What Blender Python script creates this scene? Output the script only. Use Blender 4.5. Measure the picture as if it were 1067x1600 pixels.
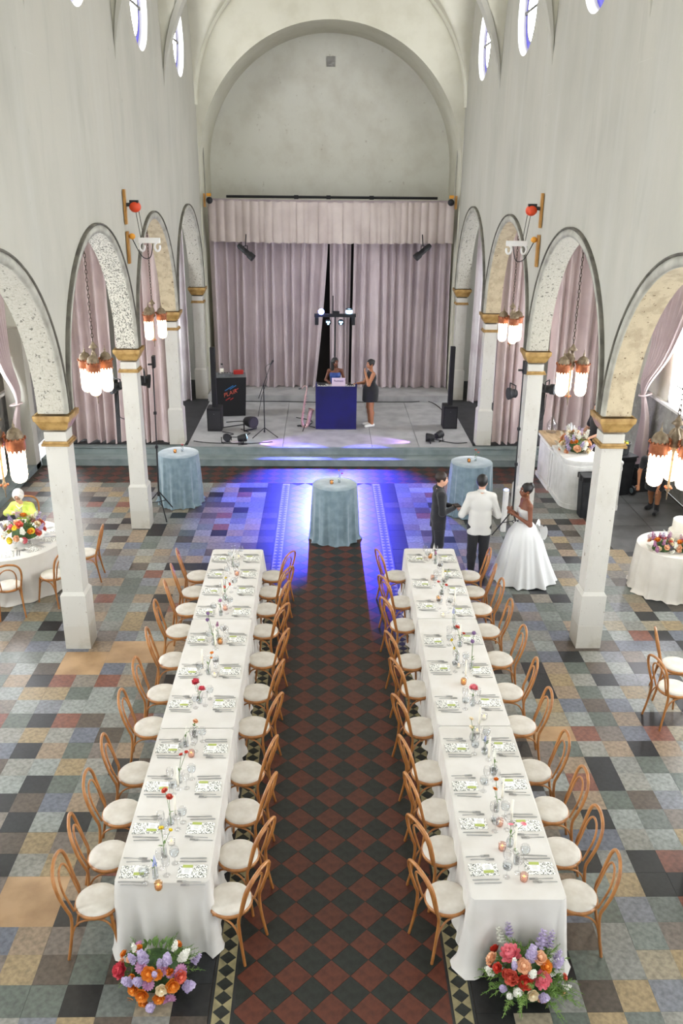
import bpy, math, random
import numpy as np
from mathutils import Vector, Matrix
for o in list(bpy.data.objects): bpy.data.objects.remove(o)
SC = bpy.context.scene
COL = SC.collection
RND = random.Random(7)
PI = math.pi

# ---------------------------------------------------------------- camera
FPX, PITCH, YAW, ROLL, EYE = 1351.3, .3718, .0218, -.0101, 6.35
CAMX = -.16
def _axes():
    cp, sp, cy, sy = math.cos(PITCH), math.sin(PITCH), math.cos(YAW), math.sin(YAW)
    cr, sr = math.cos(ROLL), math.sin(ROLL)
    fwd = np.array([sy*cp, cy*cp, -sp]); right = np.array([cy, -sy, 0.]); down = np.cross(fwd, right)
    return right*cr+down*sr, -right*sr+down*cr, fwd
AX_R, AX_D, AX_F = _axes()
CAM = np.array([CAMX, 0, EYE])
cd = bpy.data.cameras.new('camera'); co = bpy.data.objects.new('camera', cd); COL.objects.link(co)
cd.sensor_fit = 'VERTICAL'; cd.sensor_height = 36; cd.lens = FPX/1600*36; cd.clip_end = 200
mw = Matrix.Identity(4)
for i in range(3):
    mw[i][0] = AX_R[i]; mw[i][1] = -AX_D[i]; mw[i][2] = -AX_F[i]; mw[i][3] = CAM[i]
co.matrix_world = mw
SC.camera = co
def ray(u, v): return AX_R*(u-533.5)/FPX+AX_D*(v-800)/FPX+AX_F
def onz(u, v, z=0.):
    d = ray(u, v); return CAM+d*((z-EYE)/d[2])
def ony(u, v, Y):
    d = ray(u, v); return CAM+d*(Y/d[1])
def pix(P):
    q = np.asarray(P, float)-CAM; w = q@AX_F
    return 533.5+FPX*(q@AX_R)/w, 800+FPX*(q@AX_D)/w, w

# ---------------------------------------------------------------- world and exposure
W = bpy.data.worlds.new('world'); SC.world = W; W.use_nodes = True
bg = W.node_tree.nodes['Background']; bg.inputs[0].default_value = (.93, .97, 1, 1); bg.inputs[1].default_value = 1.25
SC.view_settings.view_transform = 'Standard'; SC.view_settings.look = 'None'
SC.view_settings.gamma = 1; SC.view_settings.use_curve_mapping = False
SC.view_settings.exposure = 0.05

# ---------------------------------------------------------------- materials
MATS = {}
def lin(c):
    if isinstance(c, str):
        c = [int(c[i:i+2], 16)/255 for i in (0, 2, 4)]
    return tuple(((x/12.92) if x <= .04045 else ((x+.055)/1.055)**2.4) for x in c)+(1,)
class NT:
    def __init__(s, m): s.t = m.node_tree; s.n = s.t.nodes; s.l = s.t.links
    def new(s, typ, **kw):
        n = s.n.new(typ)
        for k, v in kw.items():
            if k in n.inputs.keys(): n.inputs[k].default_value = v
            else: setattr(n, k, v)
        return n
    def link(s, a, b): s.l.new(a, b)
def mat(name, col, rough=.6, metal=0., col2=None, scale=6., lo=.4, hi=.65, detail=4., bump=0., bscale=60., stretch=None,
        spec=.5, emit=None, estr=0., sheen=0., trans=0., sub=0., coat=0.):
    if name in MATS: return MATS[name]
    m = bpy.data.materials.new(name); m.use_nodes = True; MATS[name] = m
    t = NT(m); b = t.n['Principled BSDF']
    b.inputs['Base Color'].default_value = lin(col); b.inputs['Roughness'].default_value = rough
    b.inputs['Metallic'].default_value = metal; b.inputs['Specular IOR Level'].default_value = spec
    if sheen: b.inputs['Sheen Weight'].default_value = sheen
    if trans: b.inputs['Transmission Weight'].default_value = trans
    if coat: b.inputs['Coat Weight'].default_value = coat
    if emit:
        b.inputs['Emission Color'].default_value = lin(emit); b.inputs['Emission Strength'].default_value = estr
    if col2 or bump:
        tc = t.new('ShaderNodeTexCoord'); src = tc.outputs['Object']
        if stretch:
            mp = t.new('ShaderNodeMapping'); mp.inputs['Scale'].default_value = stretch
            t.link(src, mp.inputs[0]); src = mp.outputs[0]
    if col2:
        n = t.new('ShaderNodeTexNoise', Scale=scale, Detail=detail); t.link(src, n.inputs['Vector'])
        mr = t.new('ShaderNodeMapRange'); mr.inputs[1].default_value = lo; mr.inputs[2].default_value = hi
        t.link(n.outputs[0], mr.inputs[0])
        mx = t.new('ShaderNodeMix', data_type='RGBA'); mx.inputs['A'].default_value = lin(col); mx.inputs['B'].default_value = lin(col2)
        mx.inputs[6].default_value = lin(col); mx.inputs[7].default_value = lin(col2)
        t.link(mr.outputs[0], mx.inputs[0]); t.link(mx.outputs[2], b.inputs['Base Color'])
    if bump:
        n2 = t.new('ShaderNodeTexNoise', Scale=bscale, Detail=3.); t.link(src, n2.inputs['Vector'])
        bp = t.new('ShaderNodeBump'); bp.inputs['Strength'].default_value = bump; bp.inputs['Distance'].default_value = .01
        t.link(n2.outputs[0], bp.inputs['Height']); t.link(bp.outputs[0], b.inputs['Normal'])
    return m
def layered(name, base, layers, rough=.8, bump=.0, bscale=40.):
    """base colour with several thresholded noise layers: (colour, scale, lo, hi, stretch, strength)"""
    m = bpy.data.materials.new(name); m.use_nodes = True; MATS[name] = m
    t = NT(m); b = t.n['Principled BSDF']; b.inputs['Roughness'].default_value = rough
    b.inputs['Specular IOR Level'].default_value = .3
    tc = t.new('ShaderNodeTexCoord'); prev = None
    for i, (c, sc, lo, hi, st, k) in enumerate(layers):
        mp = t.new('ShaderNodeMapping'); mp.inputs['Scale'].default_value = st; mp.inputs['Location'].default_value = (i*3.7, i*1.3, i*2.1)
        t.link(tc.outputs['Object'], mp.inputs[0])
        n = t.new('ShaderNodeTexNoise', Scale=sc, Detail=6., Roughness=.6); t.link(mp.outputs[0], n.inputs['Vector'])
        mr = t.new('ShaderNodeMapRange'); mr.inputs[1].default_value = lo; mr.inputs[2].default_value = hi; mr.inputs[4].default_value = k
        t.link(n.outputs[0], mr.inputs[0])
        mx = t.new('ShaderNodeMix', data_type='RGBA'); mx.inputs[6].default_value = lin(base); mx.inputs[7].default_value = lin(c)
        if prev: t.link(prev, mx.inputs[6])
        t.link(mr.outputs[0], mx.inputs[0]); prev = mx.outputs[2]
    t.link(prev, b.inputs['Base Color'])
    if bump:
        n2 = t.new('ShaderNodeTexNoise', Scale=bscale, Detail=4.); t.link(tc.outputs['Object'], n2.inputs['Vector'])
        bp = t.new('ShaderNodeBump'); bp.inputs['Strength'].default_value = bump; bp.inputs['Distance'].default_value = .01
        t.link(n2.outputs[0], bp.inputs['Height']); t.link(bp.outputs[0], b.inputs['Normal'])
    return m
def glassmat(name, tint='ffffff', refl=.12, tr=.97):
    m = bpy.data.materials.new(name); m.use_nodes = True; MATS[name] = m
    t = NT(m); t.n.remove(t.n['Principled BSDF'])
    a = t.new('ShaderNodeBsdfTransparent'); a.inputs[0].default_value = tuple(x*tr for x in lin(tint)[:3])+(1,)
    g = t.new('ShaderNodeBsdfGlossy'); g.inputs['Roughness'].default_value = .08
    lw = t.new('ShaderNodeLayerWeight'); lw.inputs[0].default_value = .35
    mr = t.new('ShaderNodeMapRange'); mr.inputs[3].default_value = refl*.5; mr.inputs[4].default_value = min(1, refl*6)
    t.link(lw.outputs['Facing'], mr.inputs[0])
    mx = t.new('ShaderNodeMixShader'); t.link(mr.outputs[0], mx.inputs[0]); t.link(a.outputs[0], mx.inputs[1]); t.link(g.outputs[0], mx.inputs[2])
    t.link(mx.outputs[0], t.n['Material Output'].inputs[0])
    return m

layered('plaster', 'b6b3a7', [('a19f94', .7, .42, .75, (1, 1, .45), .7), ('bfbfb7', 2.2, .5, .75, (1, 1, .12), .4), ('98958a', 1.8, .58, .8, (1.3, 1.3, .25), .45), ('7f7c70', 9, .70, .76, (1, 1, .5), .5)], .85, .12, 30)
layered('plaster_end', 'dad9cd', [('c9c5b6', 1.3, .45, .7, (1, 1, 1), .7), ('8f8168', 5, .66, .76, (1, 1, 1), .55)], .85, .12, 30)
layered('plaster_cream', 'cfccbb', [('c0bca8', 1.5, .45, .7, (1, 1, 1), .7)], .85)
layered('concrete', '9c9a94', [('7e7c77', 3, .45, .65, (1, 1, 1), .8), ('b5b3ae', 6, .55, .7, (1, 1, 1), .7), ('5e5c58', 12, .62, .72, (1, 1, 1), .6)], .9, .3, 20)
layered('column_paint', 'c3c0b7', [('b1aca0', 3, .5, .7, (1, 1, .5), .6), ('8a8071', 26, .665, .68, (1, 1, .7), .9), ('6b5a45', 7, .70, .715, (1, 1, .6), .9)], .7, .1, 40)
layered('column_foot', 'bfbbb0', [('a59d8a', 4, .5, .7, (1, 1, 1), .6), ('5f4a33', 8, .68, .70, (1, 1, .5), .9)], .8, .2, 40)
layered('soffit_a', 'b9b5a8', [('a5a092', 40, .45, .6, (1, 1, 1), .7), ('5d5a54', 22, .60, .625, (1, 1, 1), .85), ('55524b', 9, .70, .72, (1, 1, 1), .9)], .9, .3, 60)
layered('soffit_b', 'c7c3b6', [('55534f', 44, .53, .555, (1, 1, 1), .9), ('77746c', 12, .6, .63, (1, 1, 1), .9)], .9, .3, 60)
layered('soffit_c', 'bfb195', [('a3937a', 6, .45, .6, (1, 1, 1), .7), ('5c4a36', 20, .64, .66, (1, 1, 1), .9), ('54452f', 8, .72, .735, (1, 1, 1), .9)], .9, .3, 60)
mat('arch_trim', 'b3b1a5', .8, col2='98958a', scale=4)
mat('arch_edge', '6b675c', .8, col2='4e4b43', scale=5)
mat('gold', 'b08f56', .5, .15, col2='8d6c38', scale=8, bump=.1)
mat('stage_grey', 'a9a8a8', .65, col2='949393', scale=2.5, detail=6)
mat('stage_riser', '838d8c', .6, col2='707b7a', scale=3, detail=6)
mat('stage_dark', '2c2c2e', .7, col2='1f1f21', scale=3)
mat('seam_dark', '4c4b48', .8)
mat('drape', 'd3c1be', .75, col2='c4b0af', scale=1.5, sheen=.3)
mat('drape_stage', 'c3b4b6', .8, col2='b3a4a8', scale=1.2, sheen=.3)
mat('drape_light', 'dad3d4', .8, col2='c3b8bc', scale=1.5, sheen=.2)
mat('valance', 'c4b7af', .8, col2='b6a8a1', scale=1.5, sheen=.3)
mat('sheet_dark', '2a2523', .9)
mat('linen', 'd1cdc5', .8, col2='c9c4ba', scale=3, sheen=.2)
mat('linen_round', 'ddd7cc', .8, col2='d2cbbf', scale=3, sheen=.2)
mat('cushion', 'd6d1c6', .8, col2='c8c1b4', scale=7, bump=.15, bscale=12)
mat('bentwood', 'a9713a', .38, col2='8c5726', scale=5, stretch=(3, 3, 1), coat=.2)
mat('velvet_blue', '687d86', .75, col2='7a8e96', scale=9, detail=6, sheen=.6)
mat('black_matte', '17171a', .6)
mat('black_gloss', '141416', .3)
mat('black_fabric', '1b1b1f', .85, sheen=.2)
mat('charcoal', '2b2b2e', .6)
mat('steel', 'b9b9b8', .28, .9)
mat('dark_metal', '4b463f', .45, .8)
mat('iron_chain', '4a3d33', .5, .7)
mat('bronze', '8a7a63', .55, .5, col2='6c5c48', scale=20)
mat('copper', 'ad6a45', .5, .45, col2='8d4f32', scale=14)
mat('lamp_glass', 'fff4e2', .4, emit='ffe9c9', estr=5.5)
mat('wood_board', 'b98a4a', .6, col2='a0702f', scale=6, stretch=(4, 4, 1))
mat('wood_top', 'c2a884', .5, col2='ac9069', scale=4, stretch=(4, 1, 1))
mat('orange_paint', 'd8481f', .45)
mat('yellow_paint', 'e09a2c', .5)
mat('white_paint', 'e6e4df', .5, col2='d8d6d0', scale=5)
mat('white_plain', 'f0efec', .6)
mat('white_dress', 'd3d3d1', .55, sheen=.2)
mat('white_jacket', 'd2d0ca', .75)
mat('lime_jacket', 'd3e06c', .75, col2='c0d054', scale=6)
mat('lime_blouse', 'e4eb9c', .75)
mat('blue_satin', '1f3f86', .35)
mat('hair_black', '14100f', .5)
mat('hair_brown', '2b1d16', .5)
mat('hair_white', 'e8e4dd', .8, col2='cfcac2', scale=30, bump=.6, bscale=50)
mat('skin_dark', '7a4a34', .5); mat('skin_deep', '6b3f2c', .5); mat('skin_light', 'd6a489', .5); mat('skin_tan', 'a9714f', .5)
mat('eye_white', 'f2f0ec', .3); mat('eye_dark', '20140f', .3); mat('lip_red', '9c4a43', .5); mat('lip_dark', '6b2f2c', .5)
mat('booth_blue', '0b0a58', .45, col2='080745', scale=2)
mat('bin_black', '1e1f22', .45, col2='2b2c2f', scale=6)
mat('zinc', '8b8c8b', .45, .7, col2='77787a', scale=10)
mat('red_paint', 'b3251d', .4)
mat('brass_pink', 'c9a0a0', .3, .8, col2='d9b9b0', scale=12)
mat('screen_pink', 'd9c4d6', .5)
mat('cake_icing', 'ece8da', .7, bump=.3, bscale=20)
mat('candle_wax', 'f1ead9', .5)
mat('flame', 'ffb347', .5, emit='ffb347', estr=5)
mat('blue_lamp', '9db4ff', .4, emit='6f8bff', estr=30)
mat('cyan_lamp', 'b8e4ff', .4, emit='9fd4ff', estr=6)
mat('window_light', 'ffffff', .5, emit='f3f8ff', estr=21)
mat('clerestory_glass', 'ffffff', .5, emit='f8faff', estr=33)
mat('stained_blue', '2a22a0', .4, emit='2a22a0', estr=.8)
mat('window_frame', 'dedcd6', .6)
mat('window_bar', '55524c', .6)
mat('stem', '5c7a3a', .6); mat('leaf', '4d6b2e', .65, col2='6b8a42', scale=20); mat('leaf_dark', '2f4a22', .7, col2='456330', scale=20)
mat('fern', '5f8238', .7, col2='86a352', scale=15)
mat('card', 'f3f1ea', .7); mat('card_green', 'a7b25a', .6)
glassmat('glass', 'ffffff', .06, .985); glassmat('glass_amber', 'fae0bd', .07); glassmat('glass_pink', 'fbe6de', .07); glassmat('water', 'fafdff', .02, .985)
# toile-printed napkin: white linen with a flat dark green leaf print
def _napkin():
    m = mat('napkin', 'eeece4', .8); t = NT(m); b = t.n['Principled BSDF']
    tc = t.new('ShaderNodeTexCoord'); v = t.new('ShaderNodeTexVoronoi', Scale=55.); v.feature = 'DISTANCE_TO_EDGE'
    n = t.new('ShaderNodeTexNoise', Scale=40., Detail=4.); t.link(tc.outputs['Object'], n.inputs['Vector'])
    ad = t.new('ShaderNodeMix', data_type='RGBA'); ad.inputs[0].default_value = .12
    t.link(tc.outputs['Object'], ad.inputs[6]); t.link(n.outputs[1], ad.inputs[7]); t.link(ad.outputs[2], v.inputs['Vector'])
    n3 = t.new('ShaderNodeTexNoise', Scale=85., Detail=3.); t.link(tc.outputs['Object'], n3.inputs['Vector'])
    m1 = t.new('ShaderNodeMath', operation='LESS_THAN'); m1.inputs[1].default_value = .2; t.link(v.outputs[0], m1.inputs[0])
    m2 = t.new('ShaderNodeMath', operation='GREATER_THAN'); m2.inputs[1].default_value = .52; t.link(n3.outputs[0], m2.inputs[0])
    m3 = t.new('ShaderNodeMath', operation='MULTIPLY'); t.link(m1.outputs[0], m3.inputs[0]); t.link(m2.outputs[0], m3.inputs[1])
    mx = t.new('ShaderNodeMix', data_type='RGBA'); mx.inputs[6].default_value = lin('f0eee6'); mx.inputs[7].default_value = lin('444b40')
    t.link(m3.outputs[0], mx.inputs[0]); t.link(mx.outputs[2], b.inputs['Base Color'])
_napkin()
FL = {'coral': ('e2725b', 'c9503f'), 'pink': ('e98a93', 'd7626f'), 'rose': ('d94f5c', 'b93546'), 'orange': ('e8912e', 'd2701d'), 'yellow': ('ecd53a', 'd9b420'),
      'peach': ('efc09a', 'e0a173'), 'lavender': ('c3b5cf', 'a695ba'), 'mauve': ('b5809f', '94597f'), 'purple': ('8a6a97', '6d4d7c'), 'blue': ('a3aed6', '7f8cc4'),
      'white': ('eeece2', 'd9d8c8'), 'red': ('cf3d2a', 'ab2a1c'), 'cream': ('f2e3c2', 'e6cd9c')}
for k, (a, b_) in FL.items(): mat('petal_'+k, a, .6, col2=b_, scale=30)
TILE = ['9a9a90', '8b9388', 'a7a497', '7c857b', '9c8f7d', 'b3a281', '8c8f97', '7a7f90', '2d3034', '2a2a2b', '5e5245', '6f5e4d', 'b39473', 'a15a44', 'bb9d6b', '6e7a6c', 'a5aca4', '8f7f72']
for i, c in enumerate(TILE):
    r, g, b_ = [int(c[j:j+2], 16) for j in (0, 2, 4)]; g0 = (r+g+b_)/3
    r, g, b_ = [int((x*.74+g0*.26)*.86) for x in (r, g, b_)]; c = '%02x%02x%02x' % (r, g, b_)
    d = ''.join('%02x' % max(0, int(x*.78)) for x in (r, g, b_))
    mat('tile_%d' % i, c, .30, col2=d, scale=20, lo=.36, hi=.66, detail=10, bump=.05, bscale=90, spec=.45)
mat('tile_red', '5a2f22', .38, col2='47251b', scale=14, detail=8, bump=.05, bscale=120, spec=.4)
mat('tile_black', '262a26', .38, col2='1b1e1b', scale=14, detail=8, bump=.05, bscale=120, spec=.4)
mat('tile_tan', '8f8663', .4, col2='787053', scale=14, detail=8, spec=.4)
mat('tile_band', '2b2c2b', .38, col2='1f2020', scale=8, detail=6, spec=.4)
mat('grout', '3b352e', .8)
mat('patch_tan', 'a98a66', .42, col2='917352', scale=3, detail=8, spec=.4)
mat('slab', '5d5d5c', .35, col2='474746', scale=3, detail=6)

# ---------------------------------------------------------------- mesh helpers
class MB:
    def __init__(s): s.v = []; s.f = []; s.sm = []; s.mi = []
    def add(s, vs, fs, smooth=False, mi=0):
        o = len(s.v); s.v += [tuple(map(float, p)) for p in vs]
        for f in fs: s.f.append(tuple(i+o for i in f)); s.sm.append(smooth); s.mi.append(mi)
        return s
    def box(s, c, d, rz=0., mi=0, top=None):
        x, y, z = [k/2 for k in d]; tx = ty = 1.
        if top: tx, ty = top
        ca, sa = math.cos(rz), math.sin(rz); vs = []
        for (a, b, e) in ((-1, -1, -1), (1, -1, -1), (1, 1, -1), (-1, 1, -1), (-1, -1, 1), (1, -1, 1), (1, 1, 1), (-1, 1, 1)):
            px = a*x*(tx if e > 0 else 1); py = b*y*(ty if e > 0 else 1)
            vs.append((c[0]+px*ca-py*sa, c[1]+px*sa+py*ca, c[2]+e*z))
        return s.add(vs, [(0, 3, 2, 1), (4, 5, 6, 7), (0, 1, 5, 4), (1, 2, 6, 5), (2, 3, 7, 6), (3, 0, 4, 7)], False, mi)
    def rbox(s, c, d, r=.02, n=3, mi=0, taper=1.):
        """box with rounded vertical corners and a small chamfer on top"""
        x, y, z = [k/2 for k in d]; pts = []
        for (sx, sy, a0) in ((1, 1, 0), (-1, 1, PI/2), (-1, -1, PI), (1, -1, 1.5*PI)):
            for i in range(n+1):
                a = a0+PI/2*i/n; pts.append((sx*(x-r)+r*math.cos(a), sy*(y-r)+r*math.sin(a)))
        rings = [(-z, taper), (z-r*.4, 1.), (z, 1-r*.4/max(x, y))]; vs = []; N = len(pts)
        for (h, k) in rings: vs += [(c[0]+p[0]*k, c[1]+p[1]*k, c[2]+h) for p in pts]
        fs = [(j*N+i, j*N+(i+1) % N, (j+1)*N+(i+1) % N, (j+1)*N+i) for j in range(2) for i in range(N)]
        fs += [tuple(range(N-1, -1, -1)), tuple(2*N+i for i in range(N))]
        return s.add(vs, fs, False, mi)
    def prism(s, poly, h0, h1, axis='z', mi=0, smooth=False):
        def P(a, b, h): return (a, b, h) if axis == 'z' else ((a, h, b) if axis == 'y' else (h, a, b))
        N = len(poly); vs = [P(a, b, h0) for a, b in poly]+[P(a, b, h1) for a, b in poly]
        s.add(vs, [(i, (i+1) % N, N+(i+1) % N, N+i) for i in range(N)], smooth, mi)
        return s.add(vs, [tuple(range(N-1, -1, -1)), tuple(range(N, 2*N))], False, mi)
    def tube(s, path, r, n=8, caps=True, closed=False, mi=0, flat=1.):
        P = [Vector(p) for p in path]; m = len(P); R = r if hasattr(r, '__len__') else [r]*m
        T = []
        for i in range(m):
            a = P[(i-1) % m] if (closed or i > 0) else P[i]; b = P[(i+1) % m] if (closed or i < m-1) else P[i]
            t = (b-a); T.append(t.normalized() if t.length > 1e-9 else Vector((0, 0, 1)))
        up = Vector((0, 0, 1)) if abs(T[0].z) < .9 else Vector((1, 0, 0))
        N = T[0].cross(up).normalized(); vs = []
        for i in range(m):
            N = (N-T[i]*N.dot(T[i])); N = N.normalized() if N.length > 1e-6 else T[i].orthogonal().normalized()
            B = T[i].cross(N)
            for k in range(n):
                a = 2*PI*k/n; vs.append(P[i]+(N*math.cos(a)+B*math.sin(a)*flat)*R[i])
        fs = []
        for i in range(m if closed else m-1):
            j = (i+1) % m
            for k in range(n): fs.append((i*n+k, i*n+(k+1) % n, j*n+(k+1) % n, j*n+k))
        s.add(vs, fs, True, mi)
        if caps and not closed:
            s.add(vs[:n], [tuple(range(n-1, -1, -1))], False, mi); s.add(vs[-n:], [tuple(range(n))], False, mi)
        return s
    def lathe(s, prof, n=16, c=(0, 0, 0), mi=0, smooth=True, mod=None, caps=False):
        vs = []; m = len(prof)
        for (r, z) in prof:
            for k in range(n):
                a = 2*PI*k/n; rr = r*(mod(a, z) if mod else 1); vs.append((c[0]+rr*math.cos(a), c[1]+rr*math.sin(a), c[2]+z))
        fs = [(i*n+k, i*n+(k+1) % n, (i+1)*n+(k+1) % n, (i+1)*n+k) for i in range(m-1) for k in range(n)]
        s.add(vs, fs, smooth, mi)
        if caps:
            s.add(vs[:n], [tuple(range(n-1, -1, -1))], False, mi); s.add(vs[-n:], [tuple(range(n))], False, mi)
        return s
    def ell(s, c, r, nu=12, nv=8, mi=0, rot=None):
        vs = []; fs = []
        for j in range(nv+1):
            t = PI*j/nv
            for i in range(nu):
                a = 2*PI*i/nu; p = Vector((r[0]*math.sin(t)*math.cos(a), r[1]*math.sin(t)*math.sin(a), r[2]*math.cos(t)))
                if rot is not None: p = rot @ p
                vs.append((c[0]+p[0], c[1]+p[1], c[2]+p[2]))
        for j in range(nv):
            for i in range(nu): fs.append((j*nu+i, (j+1)*nu+i, (j+1)*nu+(i+1) % nu, j*nu+(i+1) % nu))
        return s.add(vs, fs, True, mi)
    def grid(s, fn, nu, nv, smooth=True, mi=0):
        vs = [fn(i/nu, j/nv) for j in range(nv+1) for i in range(nu+1)]
        fs = [(j*(nu+1)+i, j*(nu+1)+i+1, (j+1)*(nu+1)+i+1, (j+1)*(nu+1)+i) for j in range(nv) for i in range(nu)]
        return s.add(vs, fs, smooth, mi)
    def mesh(s, name, mats):
        me = bpy.data.meshes.new(name); me.from_pydata(s.v, [], s.f)
        me.polygons.foreach_set('use_smooth', s.sm); me.polygons.foreach_set('material_index', s.mi)
        for m in (mats if isinstance(mats, (list, tuple)) else [mats]): me.materials.append(MATS[m])
        me.update(); return me
    def build(s, name, mats, parent=None, loc=None, rz=None):
        o = bpy.data.objects.new(name, s.mesh(name, mats)); COL.objects.link(o)
        if parent is not None: o.parent = parent
        if loc is not None: o.location = loc
        if rz is not None: o.rotation_euler[2] = rz
        return o
def tag(o, label, cat, group=None, kind=None):
    o['label'] = label; o['category'] = cat
    if group: o['group'] = group
    if kind: o['kind'] = kind
    return o
def struct(o, label=None):
    o['kind'] = 'structure'
    if label: o['label'] = label
    return o
def thing(name, label, cat, loc=(0, 0, 0), rz=0., group=None):
    o = bpy.data.objects.new(name, None); COL.objects.link(o); o.location = [float(x) for x in loc]; o.rotation_euler[2] = rz
    o.empty_display_size = .1
    return tag(o, label, cat, group)
def root(name, loc=(0, 0, 0), rz=0.):
    o = bpy.data.objects.new(name, None); COL.objects.link(o); o.location = [float(x) for x in loc]; o.rotation_euler[2] = rz
    return o
def copy_tree(o, parent=None):
    c = o.copy(); COL.objects.link(c); c.parent = parent
    for ch in KIDS.get(o.name, []): copy_tree(ch, c)
    return c
KIDS = {}
def index_kids(o):
    ks = [x for x in COL.objects if x.parent == o]; KIDS[o.name] = ks
    for k in ks: index_kids(k)
def put(mesh, name, parent=None, loc=(0, 0, 0), rz=0., rot=None, scale=None):
    o = bpy.data.objects.new(name, mesh); COL.objects.link(o)
    if parent is not None: o.parent = parent
    o.location = [float(x) for x in loc]
    if rot is not None: o.rotation_euler = rot
    else: o.rotation_euler[2] = rz
    if scale: o.scale = scale if hasattr(scale, '__len__') else (scale,)*3
    return o
def smooth_path(pts, n=6):
    """Catmull-Rom through the points"""
    P = [Vector(p) for p in pts]; out = []
    for i in range(len(P)-1):
        p0 = P[max(i-1, 0)]; p1 = P[i]; p2 = P[i+1]; p3 = P[min(i+2, len(P)-1)]
        for k in range(n):
            t = k/n
            out.append(.5*((2*p1)+(p2-p0)*t+(2*p0-5*p1+4*p2-p3)*t*t+(3*p1-p0-3*p2+p3)*t**3))
    out.append(P[-1]); return out
ORD = ['first', 'second', 'third', 'fourth', 'fifth', 'sixth', 'seventh', 'eighth', 'ninth', 'tenth', 'eleventh', 'twelfth']

# ================================================================ STRUCTURE
BAYS = [4.3, 8.8, 13.3, 17.8, 22.3]
COLY = [6.55, 11.05, 15.55, 20.05, 24.55]
XW, XO, ZS, RA, ZV = 3.5, 3.84, 3.45, 2.08, 8.0     # wall faces, spring height, arch radius, vault spring
STG = .33
# ---- floor: sunk screed with every tile laid on it
FY0, FY1, FX = 2.6, 19.3, 7.3
fl = MB()
fl.box((0, (FY0+FY1)/2, -.058), (2*FX, FY1-FY0, .1))
floor = struct(fl.build('floor', 'grout'), 'floor of square multicoloured tiles with a dark diamond-tiled centre aisle')
PT = .302
XG0 = 1.09
wts = [7, 6, 6, 6, 5, 5, 5, 4, 6, 4, 3, 4, 5, 2.2, 4, 5, 5, 5]
def tile_mesh(nm, poly, mi_name, h=.008):
    b = MB(); N = len(poly); vs = [(x, y, 0) for x, y in poly]+[(x, y, -h) for x, y in poly]
    b.add(vs, [tuple(range(N))]+[(i, N+i, N+(i+1) % N, (i+1) % N) for i in range(N)]); return b.mesh(nm, mi_name)
sq = [(-.1503, -.1503), (.1503, -.1503), (.1503, .1503), (-.1503, .1503)]
SQM = {i: tile_mesh('floor_tile', sq, 'tile_%d' % i) for i in range(len(TILE))}
PATCH = [(-3.2, 10.6, -2.3, 11.2), (-3.9, 10.2, -3.2, 10.65), (-3.3, 6.0, -2.5, 6.45), (-3.0, 12.9, -2.35, 13.3), (2.3, 8.6, 2.85, 8.95)]
PCELL = [[] for _ in PATCH]
def in_patch(x, y):
    for k, (a, b, c, d) in enumerate(PATCH):
        if a < x < c and b < y < d: PCELL[k].append((x, y)); return True
    return False
cells = []
# tile colours read off the photograph (crop pixels), the rest are drawn at random
FIXED = {}
def fix(ox, oy, s, items):
    for k, pts in items.items():
        for (cx, cy) in pts:
            q = onz(ox+cx/s, oy+cy/s); FIXED[(q[0] > 0, int((abs(q[0])-XG0)/PT), math.floor((q[1]-9.282)/PT))] = k
fix(0, 1060, 4.104, {13: [(390, 25), (685, 25), (425, 268)], 8: [(245, 25), (265, 268), (170, 458), (230, 670)], 12: [(90, 30), (320, 458), (550, 770)], 14: [(205, 95), (225, 360), (460, 560), (350, 95)], 11: [(590, 268), (160, 775)], 17: [(45, 190), (650, 460)],
    7: [(540, 358), (30, 455), (365, 775)], 10: [(700, 358)], 6: [(300, 180)], 16: [(60, 95), (650, 95), (140, 180), (480, 180), (620, 180), (290, 560), (60, 670)], 15: [(500, 95), (100, 268), (480, 458), (420, 670)], 2: [(400, 360), (60, 360), (110, 560), (640, 560)]})
fix(0, 960, 2.5, {8: [(310, 805), (60, 810), (195, 52), (65, 1175)], 7: [(25, 1280), (200, 730)], 12: [(110, 1280), (320, 730)], 11: [(155, 1175), (210, 1395)], 14: [(80, 1390), (150, 890)], 15: [(170, 1520), (330, 1400)], 16: [(190, 805)]})
fix(840, 960, 4.7, {8: [(240, 310), (510, 480), (770, 400), (820, 775), (780, 995), (455, 1090), (20, 400), (60, 565), (880, 165)], 13: [(775, 160), (360, 880), (300, 880)], 12: [(610, 990), (970, 1000), (125, 400), (205, 575), (670, 775)], 14: [(165, 480)],
    7: [(660, 235), (250, 670), (620, 670), (710, 880), (95, 310)], 11: [(180, 230), (430, 670), (440, 390)], 15: [(280, 400), (480, 780), (230, 990), (390, 575)], 16: [(310, 780), (540, 575), (600, 160), (620, 390), (810, 650)], 2: [(340, 480), (400, 990), (400, 310)], 6: [(660, 480), (820, 490)]})
fix(640, 1240, 3.138, {8: [(930, 150)], 7: [(985, 250)], 10: [(870, 1020)], 15: [(1010, 50), (900, 880), (970, 600)], 12: [(880, 60)]})
rt = random.Random(21)
nX = int((FX-.1-XG0)/PT)
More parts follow.
